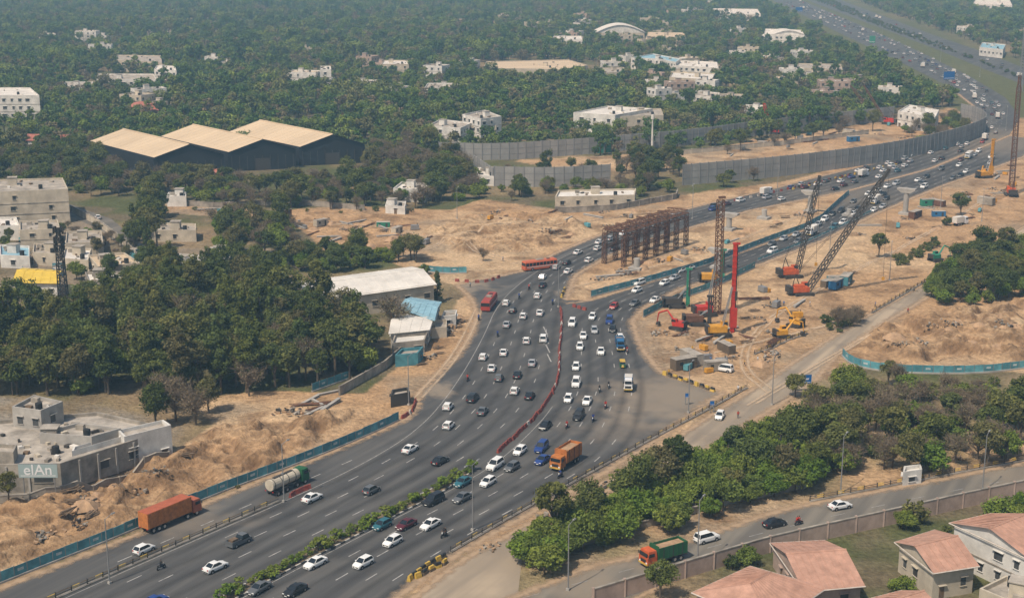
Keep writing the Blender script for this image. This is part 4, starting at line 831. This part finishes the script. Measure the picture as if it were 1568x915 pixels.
def make_pickup(c='paint'):
    B=MB(); B.tbox((0,0,.35),(4.6,1.75,.55),(.98,.97),c); B.tbox((.9,0,.9),(1.9,1.6,.75),(.62,.85),'glass_dark'); B.tbox((.85,0,1.63),(1.2,1.38,.07),(.9,.9),c)
    for s_ in(-1,1):
        B.box((-1.2,s_*.82,1.05),(2.1,.08,.35),c)
        for x in(-1.4,1.45): wheel(B,x,s_*.82,.36)
        B.box((2.28,s_*.6,.65),(.06,.3,.15),'lamp_white')
    B.box((-2.24,0,1.05),(.08,1.6,.35),c); B.box((-1.2,0,.93),(2.0,1.5,.06),'trim'); B.box((-1.1,.1,1.15),(1.3,1,.4),'wood'); return B.mesh('pickup_truck')
def skinbody(joints,edges):
    """one continuous figure grown with a skin modifier"""
    me=bpy.data.meshes.new('tmp'); me.from_pydata([j[:3] for j in joints],edges,[]); o=bpy.data.objects.new('tmp',me); sc.collection.objects.link(o)
    md=o.modifiers.new('s','SKIN'); sd_=o.modifiers.new('u','SUBSURF'); sd_.levels=1; sd_.render_levels=1
    bpy.context.view_layer.objects.active=o
    sl=me.skin_vertices[0].data
    for i,j in enumerate(joints): sl[i].radius=(j[3],j[3] if len(j)<5 else j[4]); sl[i].use_root=(i==0)
    dg=bpy.context.evaluated_depsgraph_get(); ev=bpy.data.meshes.new_from_object(o.evaluated_get(dg)); vs=[tuple(v.co) for v in ev.vertices]; fs=[tuple(p.vertices) for p in ev.polygons]
    bpy.data.objects.remove(o); return vs,fs
def person_parts(pose):
    if pose=='ride':
        J=[(-.15,0,.86,.15,.17),(-.12,0,1.1,.13,.16),(-.02,0,1.34,.14,.19),(0,0,1.46,.06),(.03,0,1.62,.10,.09),(.05,0,1.70,.09,.08),
           (.02,.2,1.36,.06),(.22,.27,1.15,.045),(.45,.28,1.08,.035),(.02,-.2,1.36,.06),(.22,-.27,1.15,.045),(.45,-.28,1.08,.035),
           (-.1,.13,.82,.09),(.3,.2,.75,.07),(.1,.2,.32,.05),(.22,.2,.28,.04),(-.1,-.13,.82,.09),(.3,-.2,.75,.07),(.1,-.2,.32,.05),(.22,-.2,.28,.04)]
    else:
        st=.22 if pose=='walk' else .04
        J=[(0,0,.95,.13,.16),(0,0,1.15,.11,.15),(0,0,1.38,.12,.18),(0,0,1.5,.055),(.02,0,1.62,.095,.085),(.02,0,1.70,.085,.08),
           (0,.2,1.40,.055),(-.06+st*.3,.25,1.12,.042),(.06+st*.5,.25,.88,.035),(0,-.2,1.40,.055),(-.06-st*.3,-.25,1.12,.042),(-st*.3,-.25,.88,.035),
           (0,.1,.9,.09),(st*.7,.11,.5,.062),(st*.8,.11,.08,.045),(st*.8+.16,.11,.05,.04),(0,-.1,.9,.09),(-st*.3,-.11,.5,.062),(-st*1.3,-.11,.1,.045),(-st*1.3+.15,-.11,.05,.04)]
    E=[(0,1),(1,2),(2,3),(3,4),(4,5),(2,6),(6,7),(7,8),(2,9),(9,10),(10,11),(0,12),(12,13),(13,14),(14,15),(0,16),(16,17),(17,18),(18,19)]
    return skinbody(J,E)
def addperson(B,pose,helmet=False,dx=0):
    vs,fs=person_parts(pose); hipz=.95 if pose!='ride' else .92
    V=[(x+dx,y,z) for x,y,z in vs]; grp={}
    for f in fs:
        c=[sum(V[i][k] for i in f)/len(f) for k in range(3)]; x=c[0]-dx
        if c[2]>1.53: g_='black' if helmet else ('hair' if (c[2]>1.68 or x<-.01) else 'skin')
        elif c[2]>1.47: g_='skin'
        elif abs(c[1])>.225 and (c[2]<1.12 if pose!='ride' else x>.2) and c[2]>.8: g_='skin'
        elif c[2]>hipz and not(pose=='ride' and x>.05 and abs(c[1])<.24 and c[2]<1.0): g_='shirt'
        elif c[2]<.1: g_='black'
        else: g_='trouser'
        grp.setdefault(g_,[]).append(f)
    k=len(B.v); B.v+= [tuple(B.T@Vector(p)) for p in V]
    for g_,ff in grp.items():
        i=B.mi(g_)
        for f in ff: B.f.append(tuple(k+j for j in f)); B.m.append(i)
def make_moto(two=False):
    B=MB()
    for x in(-.62,.65): B.beam((x,-.05,.3),(x,.05,.3),.3,'tyre',14); B.beam((x,-.06,.3),(x,.06,.3),.12,'chrome',8)
    B.beam((.65,0,.3),(.42,0,.98),.04,'chrome',6); B.beam((-.62,.09,.3),(-.1,.09,.42),.04,'trim',5); B.beam((-.65,-.12,.35),(.1,-.12,.3),.06,'chrome',6)
    B.tbox((.15,0,.62),(.5,.26,.24),(.8,.6),'paint'); B.box((-.35,0,.76),(.75,.24,.1),'black'); B.box((.05,0,.42),(.36,.24,.3),'trim'); B.box((-.68,0,.72),(.35,.14,.08),'paint'); B.box((.66,0,.62),(.3,.12,.04),'paint')
    B.beam((.42,-.34,1.03),(.42,.34,1.03),.02,'trim',5); B.box((.5,0,.93),(.14,.18,.18),'lamp_white')
    addperson(B,'ride',True)
    if two: addperson(B,'ride',False,-.38)
    return B.mesh('motorcycle_rider')
moto=[make_moto(),make_moto(True)]
pm=[]
for ps in('stand','walk'):
    B=MB(); addperson(B,ps,ps=='stand'); pm.append(B.mesh('pedestrian',True))
LN=[(lane(LA,LB,t),1) for t in(.1,.5,.9)]+[(lane(RC,RD,t),-1) for t in(.1,.5,.9)]+[(smooth(GP([(740,935),(1000,858),(1200,806),(1420,760),(1600,725)])),1)]
segs=[]
for P,sg in LN:
    for a,b in zip(P[:-1],P[1:]): segs.append(((a+b)/2,math.atan2(b.y-a.y,b.x-a.x)+(0 if sg>0 else math.pi)))
sm=np.array([(s[0].x,s[0].y) for s in segs])
def heading(x,y): return segs[int(np.argmin((sm[:,0]-x)**2+(sm[:,1]-y)**2))][1]
Wc=(.72,.72,.70); Sc=(.38,.39,.40); Bc=(.02,.02,.022); Gc=(.11,.115,.12); Tc=(.03,.12,.15); Mc=(.09,.015,.02); Rc_=(.35,.03,.02); Blu=(.02,.05,.2)
placed=[]
def car(u,v,col=Wc,k=None,hd=None):
    x,y,_=G(u,v); kk=k if k is not None else R.choice([0,0,1,1,2]); nm,me_=CARS[kk]; placed.append((x,y))
    put(nm,me_,(x,y,.045),(heading(x,y) if hd is None else hd)+R.uniform(-.05,.05),1,col)
for u,v,c,k in [(221,845,Wc,0),(330,872,Wc,1),(478,766,Wc,1),(569,754,Gc,0),(674,709,Bc,1),(628,691,Wc,1),(687,655,Wc,0),(739,633,Gc,1),(686,626,Wc,0),(724,613,Bc,2),(788,602,Wc,0),(811,609,Bc,1),(764,582,Gc,0),(792,577,Bc,1),(753,567,Wc,1),(815,559,Sc,1),(740,550,Wc,0),(771,543,Wc,1),(806,525,Wc,0),(832,522,Wc,2),(776,500,Sc,1),(801,487,Wc,0),(827,482,Wc,1),(785,478,Bc,0),(823,456,Wc,0),(831,439,Bc,1),(831,427,Wc,0),(870,418,Wc,1),(852,412,Sc,0),(868,405,Bc,0),(885,389,Wc,1),(902,401,Wc,0),(942,383,Bc,1),(918,373,Wc,1),(935,368,Sc,0),(915,383,Wc,0),(955,360,Wc,1),(775,467,Wc,0),(238,925,Blu,1),
 (483,866,Wc,1),(556,866,Wc,0),(397,905,Gc,1),(452,908,Bc,1),(601,833,Wc,0),(585,808,Tc,0),(622,807,Mc,1),(659,807,Wc,1),(664,770,Bc,2),(708,766,Gc,1),(747,742,Wc,0),(709,742,Tc,1),(758,716,Wc,2),(784,719,Gc,0),(796,694,Wc,0),(829,689,Blu,2),(831,708,Blu,1),(835,655,Bc,1),(870,614,Wc,0),(886,640,Bc,2),(899,617,Wc,1),(882,590,Wc,2),(882,565,Wc,0),(920,541,Wc,1),(888,534,Wc,0),(893,517,Wc,1),(876,498,Wc,2),(907,488,Wc,0),(940,472,Rc_,0),(910,509,Sc,0),(933,494,Blu,2),(950,521,Wc,0),(938,507,Bc,0),(972,467,Gc,1),(978,436,Wc,2),(975,447,Wc,0),(1003,462,Wc,1),(1017,436,Wc,0),(1033,428,Sc,1),(1042,417,Wc,0),(1055,413,Wc,1)]: car(u,v,c,k)
car(1102,640,Wc,0,hd=heading(*G(1000,690)[:2])); car(1082,828,Wc,2,None); car(1186,805,Bc,1,None); car(1286,778,Wc,1,None); car(1108,568,Wc,2,hd=2.6); car(150,335,Wc,0,1.9)
def near(x,y,d=5.5): return any((x-a)**2+(y-b)**2<d*d for a,b in placed)
cols=[Wc]*9+[Sc]*4+[Gc]*3+[Bc]*3+[Blu,Rc_,Mc,Tc]
trk_small=make_truck('delivery_truck',6.2,'container','sign_white','roof_white',2.0,2.6)
def traffic(A,B_,ts,ymin,ymax,gap,prob,sgn):
    for t in ts:
        for p,q in zip(*[resample(lane(A,B_,t),gap)[i:] for i in(0,1)]):
            if p.y<ymin or p.y>ymax or R.random()>prob: continue
            x=p.x+R.uniform(-.6,.6); y=p.y+R.uniform(-2,2)
            if near(x,y): continue
            placed.append((x,y)); h=math.atan2(q.y-p.y,q.x-p.x)+(0 if sgn>0 else math.pi)
            if R.random()<.05: put('delivery_truck',trk_small,(x,y,.045),h)
            else:
                nm,me_=CARS[R.choice([0,0,1,1,2])]; put(nm,me_,(x,y,.045),h+R.uniform(-.04,.04),1,R.choice(cols))
tk={'container_truck':make_truck('container_truck',12,'container','red_cont','orange_body',2.5,3.4),'tanker_truck':make_truck('tanker_truck',9.5,'tanker','green_body','cream_wall'),'cargo_truck':make_truck('cargo_truck',8.2,'open','orange_body','orange_body'),
 'dump_truck':make_truck('dump_truck',8,'open','orange_machine','green_body',2.4,2.8),'mini_truck':make_truck('mini_truck',5,'open','blue_body','blue_body',1.8,2.2),'tempo_van':make_truck('tempo_van',5,'container','sign_white','blue_body',1.8,2.2)}
bus=make_bus('city_bus','bus_red'); bus2=make_bus('orange_bus','bus_orange'); rick=make_rick(); pick=make_pickup()
def veh(nm,me_,u,v,hd=None,col=None):
    x,y,_=G(u,v); placed.append((x,y)); put(nm,me_,(x,y,.045),heading(x,y) if hd is None else hd,1,col)
veh('container_truck',tk['container_truck'],262,800,heading(*G(300,850)[:2])); veh('tanker_truck',tk['tanker_truck'],440,748); veh('cargo_truck',tk['cargo_truck'],866,712); veh('dump_truck',tk['dump_truck'],1015,860,math.pi+heading(*G(1010,855)[:2]))
veh('mini_truck',tk['mini_truck'],949,535); veh('tempo_van',tk['tempo_van'],962,596); veh('auto_rickshaw',rick,953,562); veh('pickup_truck',pick,366,833,None,Gc); veh('city_bus',bus,749,470); veh('orange_bus',bus2,826,412,.5); veh('delivery_truck',trk_small,1340,312); veh('delivery_truck',trk_small,1243,360); veh('delivery_truck',trk_small,1470,345,.6)
for i,(u,v) in enumerate([(247,871),(680,822),(858,731),(716,583),(733,490),(762,515),(868,655),(927,625),(918,600),(932,594),(908,645),(795,457),(810,443),(1223,803),(846,466),(960,540) ]):
    veh('motorcycle_rider',moto[i%3==1],u,v,None,R.choice([Bc,Rc_,Blu]))
traffic(LA,LB,(.15,.38,.62,.86),500,1000,9,.47,1); traffic(LA,LB,(.15,.4,.65,.88),1000,2600,16,.5,1); traffic(RC,RD,(.15,.38,.62,.86),440,1000,9.5,.48,-1); traffic(FC,FD,(.25,.7),700,2600,22,.4,-1)
for i,(u,v) in enumerate([(1112,562),(1140,560),(1088,555),(1130,600),(1160,556),(1024,575),(1200,470),(1340,470),(1300,440),(620,610),(660,520),(1060,540),(1130,640),(1390,480),(1240,470),(770,400),(720,440)]):
    x,y,_=G(u,v); put('pedestrian',pm[i%2],(x,y,gz(x,y)),R.uniform(0,6),1,R.choice([(.5,.5,.5),(.45,.25,.03),(.1,.15,.3),(.35,.05,.03)]))
def lampmesh(h,double):
    B=MB(); B.beam((0,0,0),(0,0,h),.13,'steel_grey',8,.07); B.box((0,0,.2),(.5,.5,.4),'concrete')
    for s_ in((-1,1) if double else (1,)):
        B.beam((0,0,h-.1),(s_*1.4,0,h+.35),.05,'steel_grey',6); B.tbox((s_*1.7,0,h+.28),(.8,.28,.14),(.8,.7),'steel_grey'); B.box((s_*1.7,0,h+.25),(.5,.2,.04),'lamp_white')
    return B.mesh('street_lamp')
l1,l2=lampmesh(11,False),lampmesh(11,True)
for u,v,k in [(168,893,0),(435,768,0),(724,812,1),(870,903,0),(1068,862,0),(1054,632,0),(1182,620,0),(1287,755,0),(1504,752,0),(1362,430,0),(626,620,0),(855,470,1),(1270,395,0),(1440,320,0),(1000,250,1),(1503,340,0),(1190,300,0),(1060,335,1),(1470,200,1),(1395,120,1),(1440,95,1),(1300,60,1),(700,335,0),(1255,25,1),(1350,62,1),(1500,118,1),(1540,200,1)]:
    x,y,_=G(u,v); put('street_lamp',l2 if k else l1,(x,y,gz(x,y)),1.0+(0 if v>600 else .3),12/11 if k else 1)
# ------------------------------------------------------------------ construction machines
def tracks(B,L=4.5,W=3.2):
    for s_ in(-1,1):
        B.box((0,s_*W/2,.5),(L*.8,.6,.95),'steel_dark')
        for x in(-L*.4,L*.4): B.beam((x,s_*W/2-.3,.5),(x,s_*W/2+.3,.5),.47,'steel_dark',12)
    B.box((0,0,.8),(1.8,W-.6,.5),'steel_dark')
def crawler(name,u,v,yaw,Lb,ang,col,boomcol='steel_dark',w=1.5,r=.13):
    x,y,_=G(u,v); B=MB(); tracks(B,6,4.2); B.box((-1.2,0,1.8),(5.6,3,1.4),col); B.box((-3.9,0,1.9),(1.2,3.2,1.8),'steel_dark'); B.box((1.2,1.1,2.4),(1.8,1.1,2.1),col); B.box((1.5,1.1,2.8),(1.3,1.14,.9),'glass_dark')
    B.box((-1.2,-.3,2.8),(3,1.8,.7),col)
    p0=Vector((1.6,-.2,1.6)); p1=p0+Vector((math.cos(ang),0,math.sin(ang)))*Lb
    B.lattice(p0,p1,w,int(Lb/1.6),boomcol,r,.75)
    gt=Vector((-2.2,0,6)); B.beam((-3,0,2.5),gt,.12,boomcol); B.beam((-.8,0,2.5),gt,.12,boomcol)
    for s_ in(-.4,.4): B.beam(gt+Vector((0,s_,0)),p1+Vector((0,s_*.6,0)),.06,'steel_dark',3)
    B.beam(p1,(p1.x+.3,p1.y,4),.06,'steel_dark',3); B.box((p1.x+.3,p1.y,3.6),(.7,.5,.9),'yellow_machine')
    put(name,B.mesh(name),(x,y,gz(x,y)),yaw)
crawler('crawler_crane',1228,452,.2,40,.98,'orange_machine','steel_dark',1.5,.15); crawler('crawler_crane',1212,425,.2,29,1.38,'orange_machine','steel_dark',1.3,.12)
crawler('crawler_crane',1548,300,1.4,44,1.5,'orange_machine','rust',1.9,.13); crawler('crawler_crane',1185,205,2.6,14,1.25,'red_machine','red_machine'); crawler('crawler_crane',1345,185,2.7,22,.85,'red_machine','rust',1.2); crawler('crawler_crane',1360,190,2.6,22,.95,'red_machine','rust',1.0)
def rig(name,u,v,yaw,hm,mastcol,bodycol,lat=False,w=1.0):
    x,y,_=G(u,v); B=MB(); tracks(B,5,3.6); B.box((-1.2,0,1.9),(5,2.8,1.6),bodycol); B.box((-3.6,0,1.9),(.8,2.8,1.9),'steel_dark'); B.box((.9,1.0,2.5),(1.6,1.1,2.0),bodycol); B.box((1.2,1.0,2.9),(1.1,1.14,.9),'glass_dark')
    if lat: B.lattice((2.8,0,.6),(2.8,0,hm),w,int(hm/1.4),mastcol,.13)
    else:
        for q in(-1,1): B.box((2.8,q*w*.3,hm/2+.4),(w*.6,w*.22,hm),mastcol)
        for i in range(int(hm/1.5)): B.box((2.8,0,1.2+i*1.5),(w*.7,w*.95,.3),mastcol)
        B.box((3.35,0,hm*.45),(.6,w,2.2),'steel_dark'); B.box((3.0,0,hm*.2),(1.2*w,1.1*w,hm*.22),mastcol); B.beam((3.4,0,.2),(3.4,0,hm+1),.2,'steel_dark',8)
    B.beam((.2,.7,2.5),(2.5,.4,hm*.55),.16,'steel_grey',6); B.beam((.2,-.7,2.5),(2.5,-.4,hm*.55),.16,'steel_grey',6)
    B.box((3.1,0,hm+.7),(1.8,.7,.5),mastcol); B.beam((3.9,0,hm+.5),(3.9,0,1.5),.04,'steel_dark',3)
    put(name,B.mesh(name),(x,y,gz(x,y)),yaw)
rig('drilling_rig',1104,514,.1,23,'red_machine','yellow_machine',False,1.3); rig('piling_rig',1082,484,.2,31,'rust','red_machine',True,1.6); rig('piling_rig',1090,432,0,9,'green_sheet','yellow_machine',False,1.0)
rig('drilling_rig',1508,272,.4,15,'yellow_machine','yellow_machine',False,1.2); rig('drilling_rig',1036,470,0,10,'green_sheet','steel_dark',False,.8); rig('drilling_rig',1068,498,0,7,'steel_dark','rust',False,.7)
def excav(name,u,v,yaw,col):
    x,y,_=G(u,v); B=MB(); tracks(B,3.8,2.6); B.box((-.5,0,1.6),(3.2,2.5,1.1),col); B.box((.6,.75,2.2),(1.4,.9,1.4),col); B.box((.75,.75,2.4),(1.2,.94,.7),'glass_dark'); B.box((-1.8,0,1.7),(.7,2.4,1.3),'steel_dark')
    a,b,c=Vector((.9,-.2,1.8)),Vector((3.2,-.2,4.6)),Vector((5.6,-.2,3.6)); d=Vector((6.0,-.2,1.2))
    B.beam(a,b,.3,col,4,.24); B.beam(b,c,.24,col,4,.2); B.beam(c,d,.2,col,4,.14); B.beam((1.4,-.2,1.6),(2.9,-.2,3.8),.09,'chrome',6); B.tbox((5.7,-.2,.4),(1,1,.8),(.7,1),'steel_dark')
    put(name,B.mesh(name),(x,y,gz(x,y)),yaw)
excav('excavator',1197,518,.3,'yellow_machine'); excav('excavator',1218,500,2.4,'yellow_machine'); excav('excavator',1038,505,2.6,'red_machine'); excav('excavator',1500,272,1,'yellow_machine'); excav('excavator',1432,400,.5,'green_sheet')
c0,c1=Vector(G(955,408)),Vector(G(1050,375)); dv=(c1-c0); Ld=dv.length; yw=math.atan2(dv.y,dv.x)
B=MB()
for j in range(2):
    for i in range(7):
        x=Ld*i/6; B.lattice((x,j*7,0),(x,j*7,9.5),1.1,6,'rust',.13)
    B.lattice((0,j*7,10),(Ld,j*7,10),1.5,14,'rust',.14)
    B.lattice((0,j*7,5.2),(Ld,j*7,5.2),.8,12,'rust',.1)
for i in range(7): B.lattice((Ld*i/6,0,11.2),(Ld*i/6,7,11.2),.9,4,'rust',.1)
put('steel_truss_frame',B.mesh('steel_truss_frame'),(c0.x,c0.y,0),yw)
def pier(u,v,h,cap=True):
    x,y,_=G(u,v); B=MB(); B.box((0,0,.4),(4,4,.8),'concrete'); B.beam((0,0,.8),(0,0,h-1.6),.95,'concrete',16)
    if cap: B.tbox((0,0,h-1.6),(2.2,3.2,1.0),(1.0,2.0),'concrete'); B.box((0,0,h-.3),(2.3,6.6,.6),'concrete')
    put('bridge_pier',B.mesh('bridge_pier'),(x,y,0),1.0)
pier(1386,328,9.5); pier(1240,325,8); pier(1116,352,6); pier(975,412,5,False); pier(1100,410,6); pier(1170,335,5,False); pier(1300,330,4,False)
x,y,_=G(100,492); B=MB(); B.lattice((0,0,0),(0,0,25),2.4,16,'steel_dark',.16,.5)
for z in(20,22,24.5):
    for k in range(5): a=k*1.256; B.box((math.cos(a)*1.2,math.sin(a)*1.2,z),(.4,.4,1.7),'steel_dark',a)
put('telecom_tower',B.mesh('telecom_tower'),(x,y,0))
x,y,_=G(1562,140); B=MB(); B.lattice((0,0,0),(0,0,50),2.0,26,'steel_grey',.16,.6); put('telecom_tower',B.mesh('telecom_tower'),(x,y,0))
x,y,_=G(998,240); B=MB(); B.beam((0,0,0),(0,0,17),.5,'white_wall',10,.3); B.beam((0,0,17),(0,0,19),.7,'white_wall',10); put('water_mast',B.mesh('water_mast'),(x,y,0))
def clutter(poly,n_,kinds):
    P=GP(poly); x0=min(p[0] for p in P);x1=max(p[0] for p in P);y0=min(p[1] for p in P);y1=max(p[1] for p in P); k=0; t=0
    while k<n_ and t<n_*30:
        t+=1; x,y=R.uniform(x0,x1),R.uniform(y0,y1)
        if not bool(inpoly(np.array(x),np.array(y),P)): continue
        k+=1; kd=R.choice(kinds); B=MB(); z=gz(x,y)
        if kd=='dirt_mound':
            n=10; r_=R.uniform(1.2,3.0); hh=r_*R.uniform(.35,.5)
            vs=[(math.cos(i*.628)*r_*R.uniform(.8,1.2),math.sin(i*.628)*r_*R.uniform(.8,1.2),-.2) for i in range(n)]+[(math.cos(i*.628)*r_*.5*R.uniform(.7,1.2),math.sin(i*.628)*r_*.5*R.uniform(.7,1.2),hh*.7*R.uniform(.8,1.1)) for i in range(n)]+[(0,0,hh)]
            B.add(vs,[(i,(i+1)%n,n+(i+1)%n,n+i) for i in range(n)]+[(n+i,n+(i+1)%n,2*n) for i in range(n)],'dirt_pile')
        elif kd=='rebar_stack':
            for i in range(12): B.beam((-4+R.uniform(-.4,.4),R.uniform(-.8,.8),.15+R.uniform(0,.4)),(4,R.uniform(-.8,.8),.15+R.uniform(0,.4)),.09,'rust',4)
            B.box((-2,0,.08),(.2,2,.16),'wood'); B.box((2,0,.08),(.2,2,.16),'wood')
        elif kd=='site_container':
            c_=R.choice(['teal','green_sheet','conc_dirty','steel_dark','rust','cream_wall','blue_body','rail_brown']); B.box((0,0,1.35),(6,2.4,2.5),c_); B.box((0,0,2.65),(6.1,2.5,.1),'roof_conc')
            for i in range(9): B.box((-2.7+i*.675,-1.21,1.35),(.2,.05,2.3),c_)
            B.box((-1.5,-1.24,1.6),(.9,.04,.8),'glass_dark'); B.box((1.5,-1.24,1.15),(.9,.04,2),'steel_dark')
        elif kd=='timber_pile':
            for i in range(7): B.box((R.uniform(-.4,.4),R.uniform(-1,1),.1+i*.08),(R.uniform(2,4),.25,.12),'wood',R.uniform(-.4,.4))
        elif kd=='rubble_heap':
            for i in range(26): s_=R.uniform(.15,.55); B.box((R.gauss(0,1.5),R.gauss(0,1.2),s_*.3+max(0,R.gauss(.15,.15))),(s_*1.6,s_,s_*.8),R.choice(['conc_dirty','dirt_pile','steel_dark','wood','conc_dirty']),R.uniform(0,3),R.uniform(-.4,.4))
        elif kd=='concrete_beam':
            B.box((0,0,.5),(9,.8,.2),'concrete'); B.box((0,0,.3),(9,.3,.2),'concrete'); B.box((0,0,.1),(9,.7,.19),'concrete')
        elif kd=='generator_set':
            B.box((0,0,.9),(2.6,1.3,1.4),R.choice(['yellow_machine','teal_b','steel_grey'])); B.box((0,0,.12),(2.9,1.4,.2),'steel_dark'); B.beam((.8,0,1.6),(.8,0,2.2),.1,'steel_dark',6)
        put(kd,B.mesh(kd),(x,y,z),R.choice([.5,1.0,1.1,2.2,.2])+R.uniform(-.2,.2),R.uniform(.7,1.1))
AK=['dirt_mound','rebar_stack','timber_pile','generator_set','concrete_beam','rubble_heap','rubble_heap','dirt_mound']
clutter([(1000,510),(1090,470),(1180,440),(1240,470),(1180,560),(1050,550)],42,AK); clutter([(1040,585),(1040,560),(1120,520),(1150,530),(1090,575)],9,['site_container','generator_set'])
clutter([(1250,440),(1330,410),(1350,425),(1280,450)],5,['site_container','timber_pile']); clutter([(1280,360),(1560,270),(1560,300),(1400,380)],34,AK+['site_container'])
clutter([(1340,455),(1500,380),(1440,440)],10,AK); clutter([(430,335),(620,345),(680,370),(600,385),(500,370)],40,AK+['site_container']); clutter([(700,330),(1000,320),(960,340),(850,370)],30,AK)
clutter([(410,632),(540,590),(560,600),(470,640)],9,['rebar_stack','concrete_beam','rubble_heap']); clutter([(640,560),(700,480),(715,490),(650,570)],12,['dirt_mound','timber_pile','rubble_heap']); clutter([(880,430),(960,410),(1100,370),(1250,315),(1240,330),(1080,385),(930,430)],36,AK)
clutter([(1060,215),(1340,195),(1440,180),(1440,205),(1100,245)],40,AK+['site_container']); clutter([(280,318),(460,332),(450,345),(380,333)],18,AK+['site_container'])
clutter([(1340,640),(1560,640),(1560,700),(1400,720)],20,['dirt_mound','timber_pile','rubble_heap']); clutter([(20,780),(200,720),(330,700),(280,740),(60,850)],26,['dirt_mound','timber_pile','rubble_heap'])
clutter([(1330,520),(1560,480),(1560,540),(1350,545)],20,['dirt_mound','rubble_heap']); clutter([(-20,360),(200,370),(230,400),(120,430),(-20,440)],24,['timber_pile','generator_set','site_container','rubble_heap']); clutter([(0,720),(240,670),(200,640),(0,650)],3,['timber_pile'])
clutter([(1400,320),(1568,240),(1568,260),(1440,320)],12,AK+['site_container']); clutter([(700,860),(900,752),(1000,720),(960,760),(820,815)],10,['rubble_heap'])
# ------------------------------------------------------------------ haze, light, sky, camera
B=MB(); B.box((0,3200,70),(9000,7000,180),'concrete'); me=B.mesh('atmospheric_haze'); hz=put('atmospheric_haze',me)
hm=bpy.data.materials.new('haze_air'); hm.use_nodes=True; N=hm.node_tree.nodes; N.remove(N['Principled BSDF']); vs_=N.new('ShaderNodeVolumeScatter'); vs_.inputs['Color'].default_value=(.40,.72,1,1); vs_.inputs['Density'].default_value=.00026; vs_.inputs['Anisotropy'].default_value=.0
hm.node_tree.links.new(vs_.outputs[0],N['Material Output'].inputs['Volume']); me.materials.clear(); me.materials.append(hm)
EL=math.radians(56); AZ=math.radians(50); S=Vector((-math.cos(EL)*math.cos(AZ),-math.cos(EL)*math.sin(AZ),math.sin(EL)))
ld=bpy.data.lights.new('sun','SUN'); ld.energy=4.3; ld.angle=math.radians(.55); ld.color=(1,.91,.78); lo=bpy.data.objects.new('sun',ld); lo.rotation_euler=(-S).to_track_quat('-Z','Y').to_euler(); lo.location=(0,0,300); sc.collection.objects.link(lo)
w=bpy.data.worlds.new('World'); sc.world=w; w.use_nodes=True; N=w.node_tree.nodes; sk=N.new('ShaderNodeTexSky'); sk.sky_type='NISHITA'; sk.sun_disc=False; sk.sun_elevation=EL; sk.sun_rotation=math.atan2(S.x,S.y); sk.air_density=1.3; sk.dust_density=2
w.node_tree.links.new(sk.outputs[0],N['Background'].inputs[0]); N['Background'].inputs[1].default_value=.10
cd=bpy.data.cameras.new('camera'); cam=bpy.data.objects.new('camera',cd); cd.sensor_width=36; cd.lens=36*F/1568; cd.clip_end=30000; cd.clip_start=1; cam.location=(0,0,H); cam.rotation_euler=(math.pi/2-PITCH,0,0); sc.collection.objects.link(cam); sc.camera=cam
sc.view_settings.view_transform='Standard'; sc.view_settings.look='None'; sc.view_settings.exposure=0
print('objects',len(bpy.data.objects))
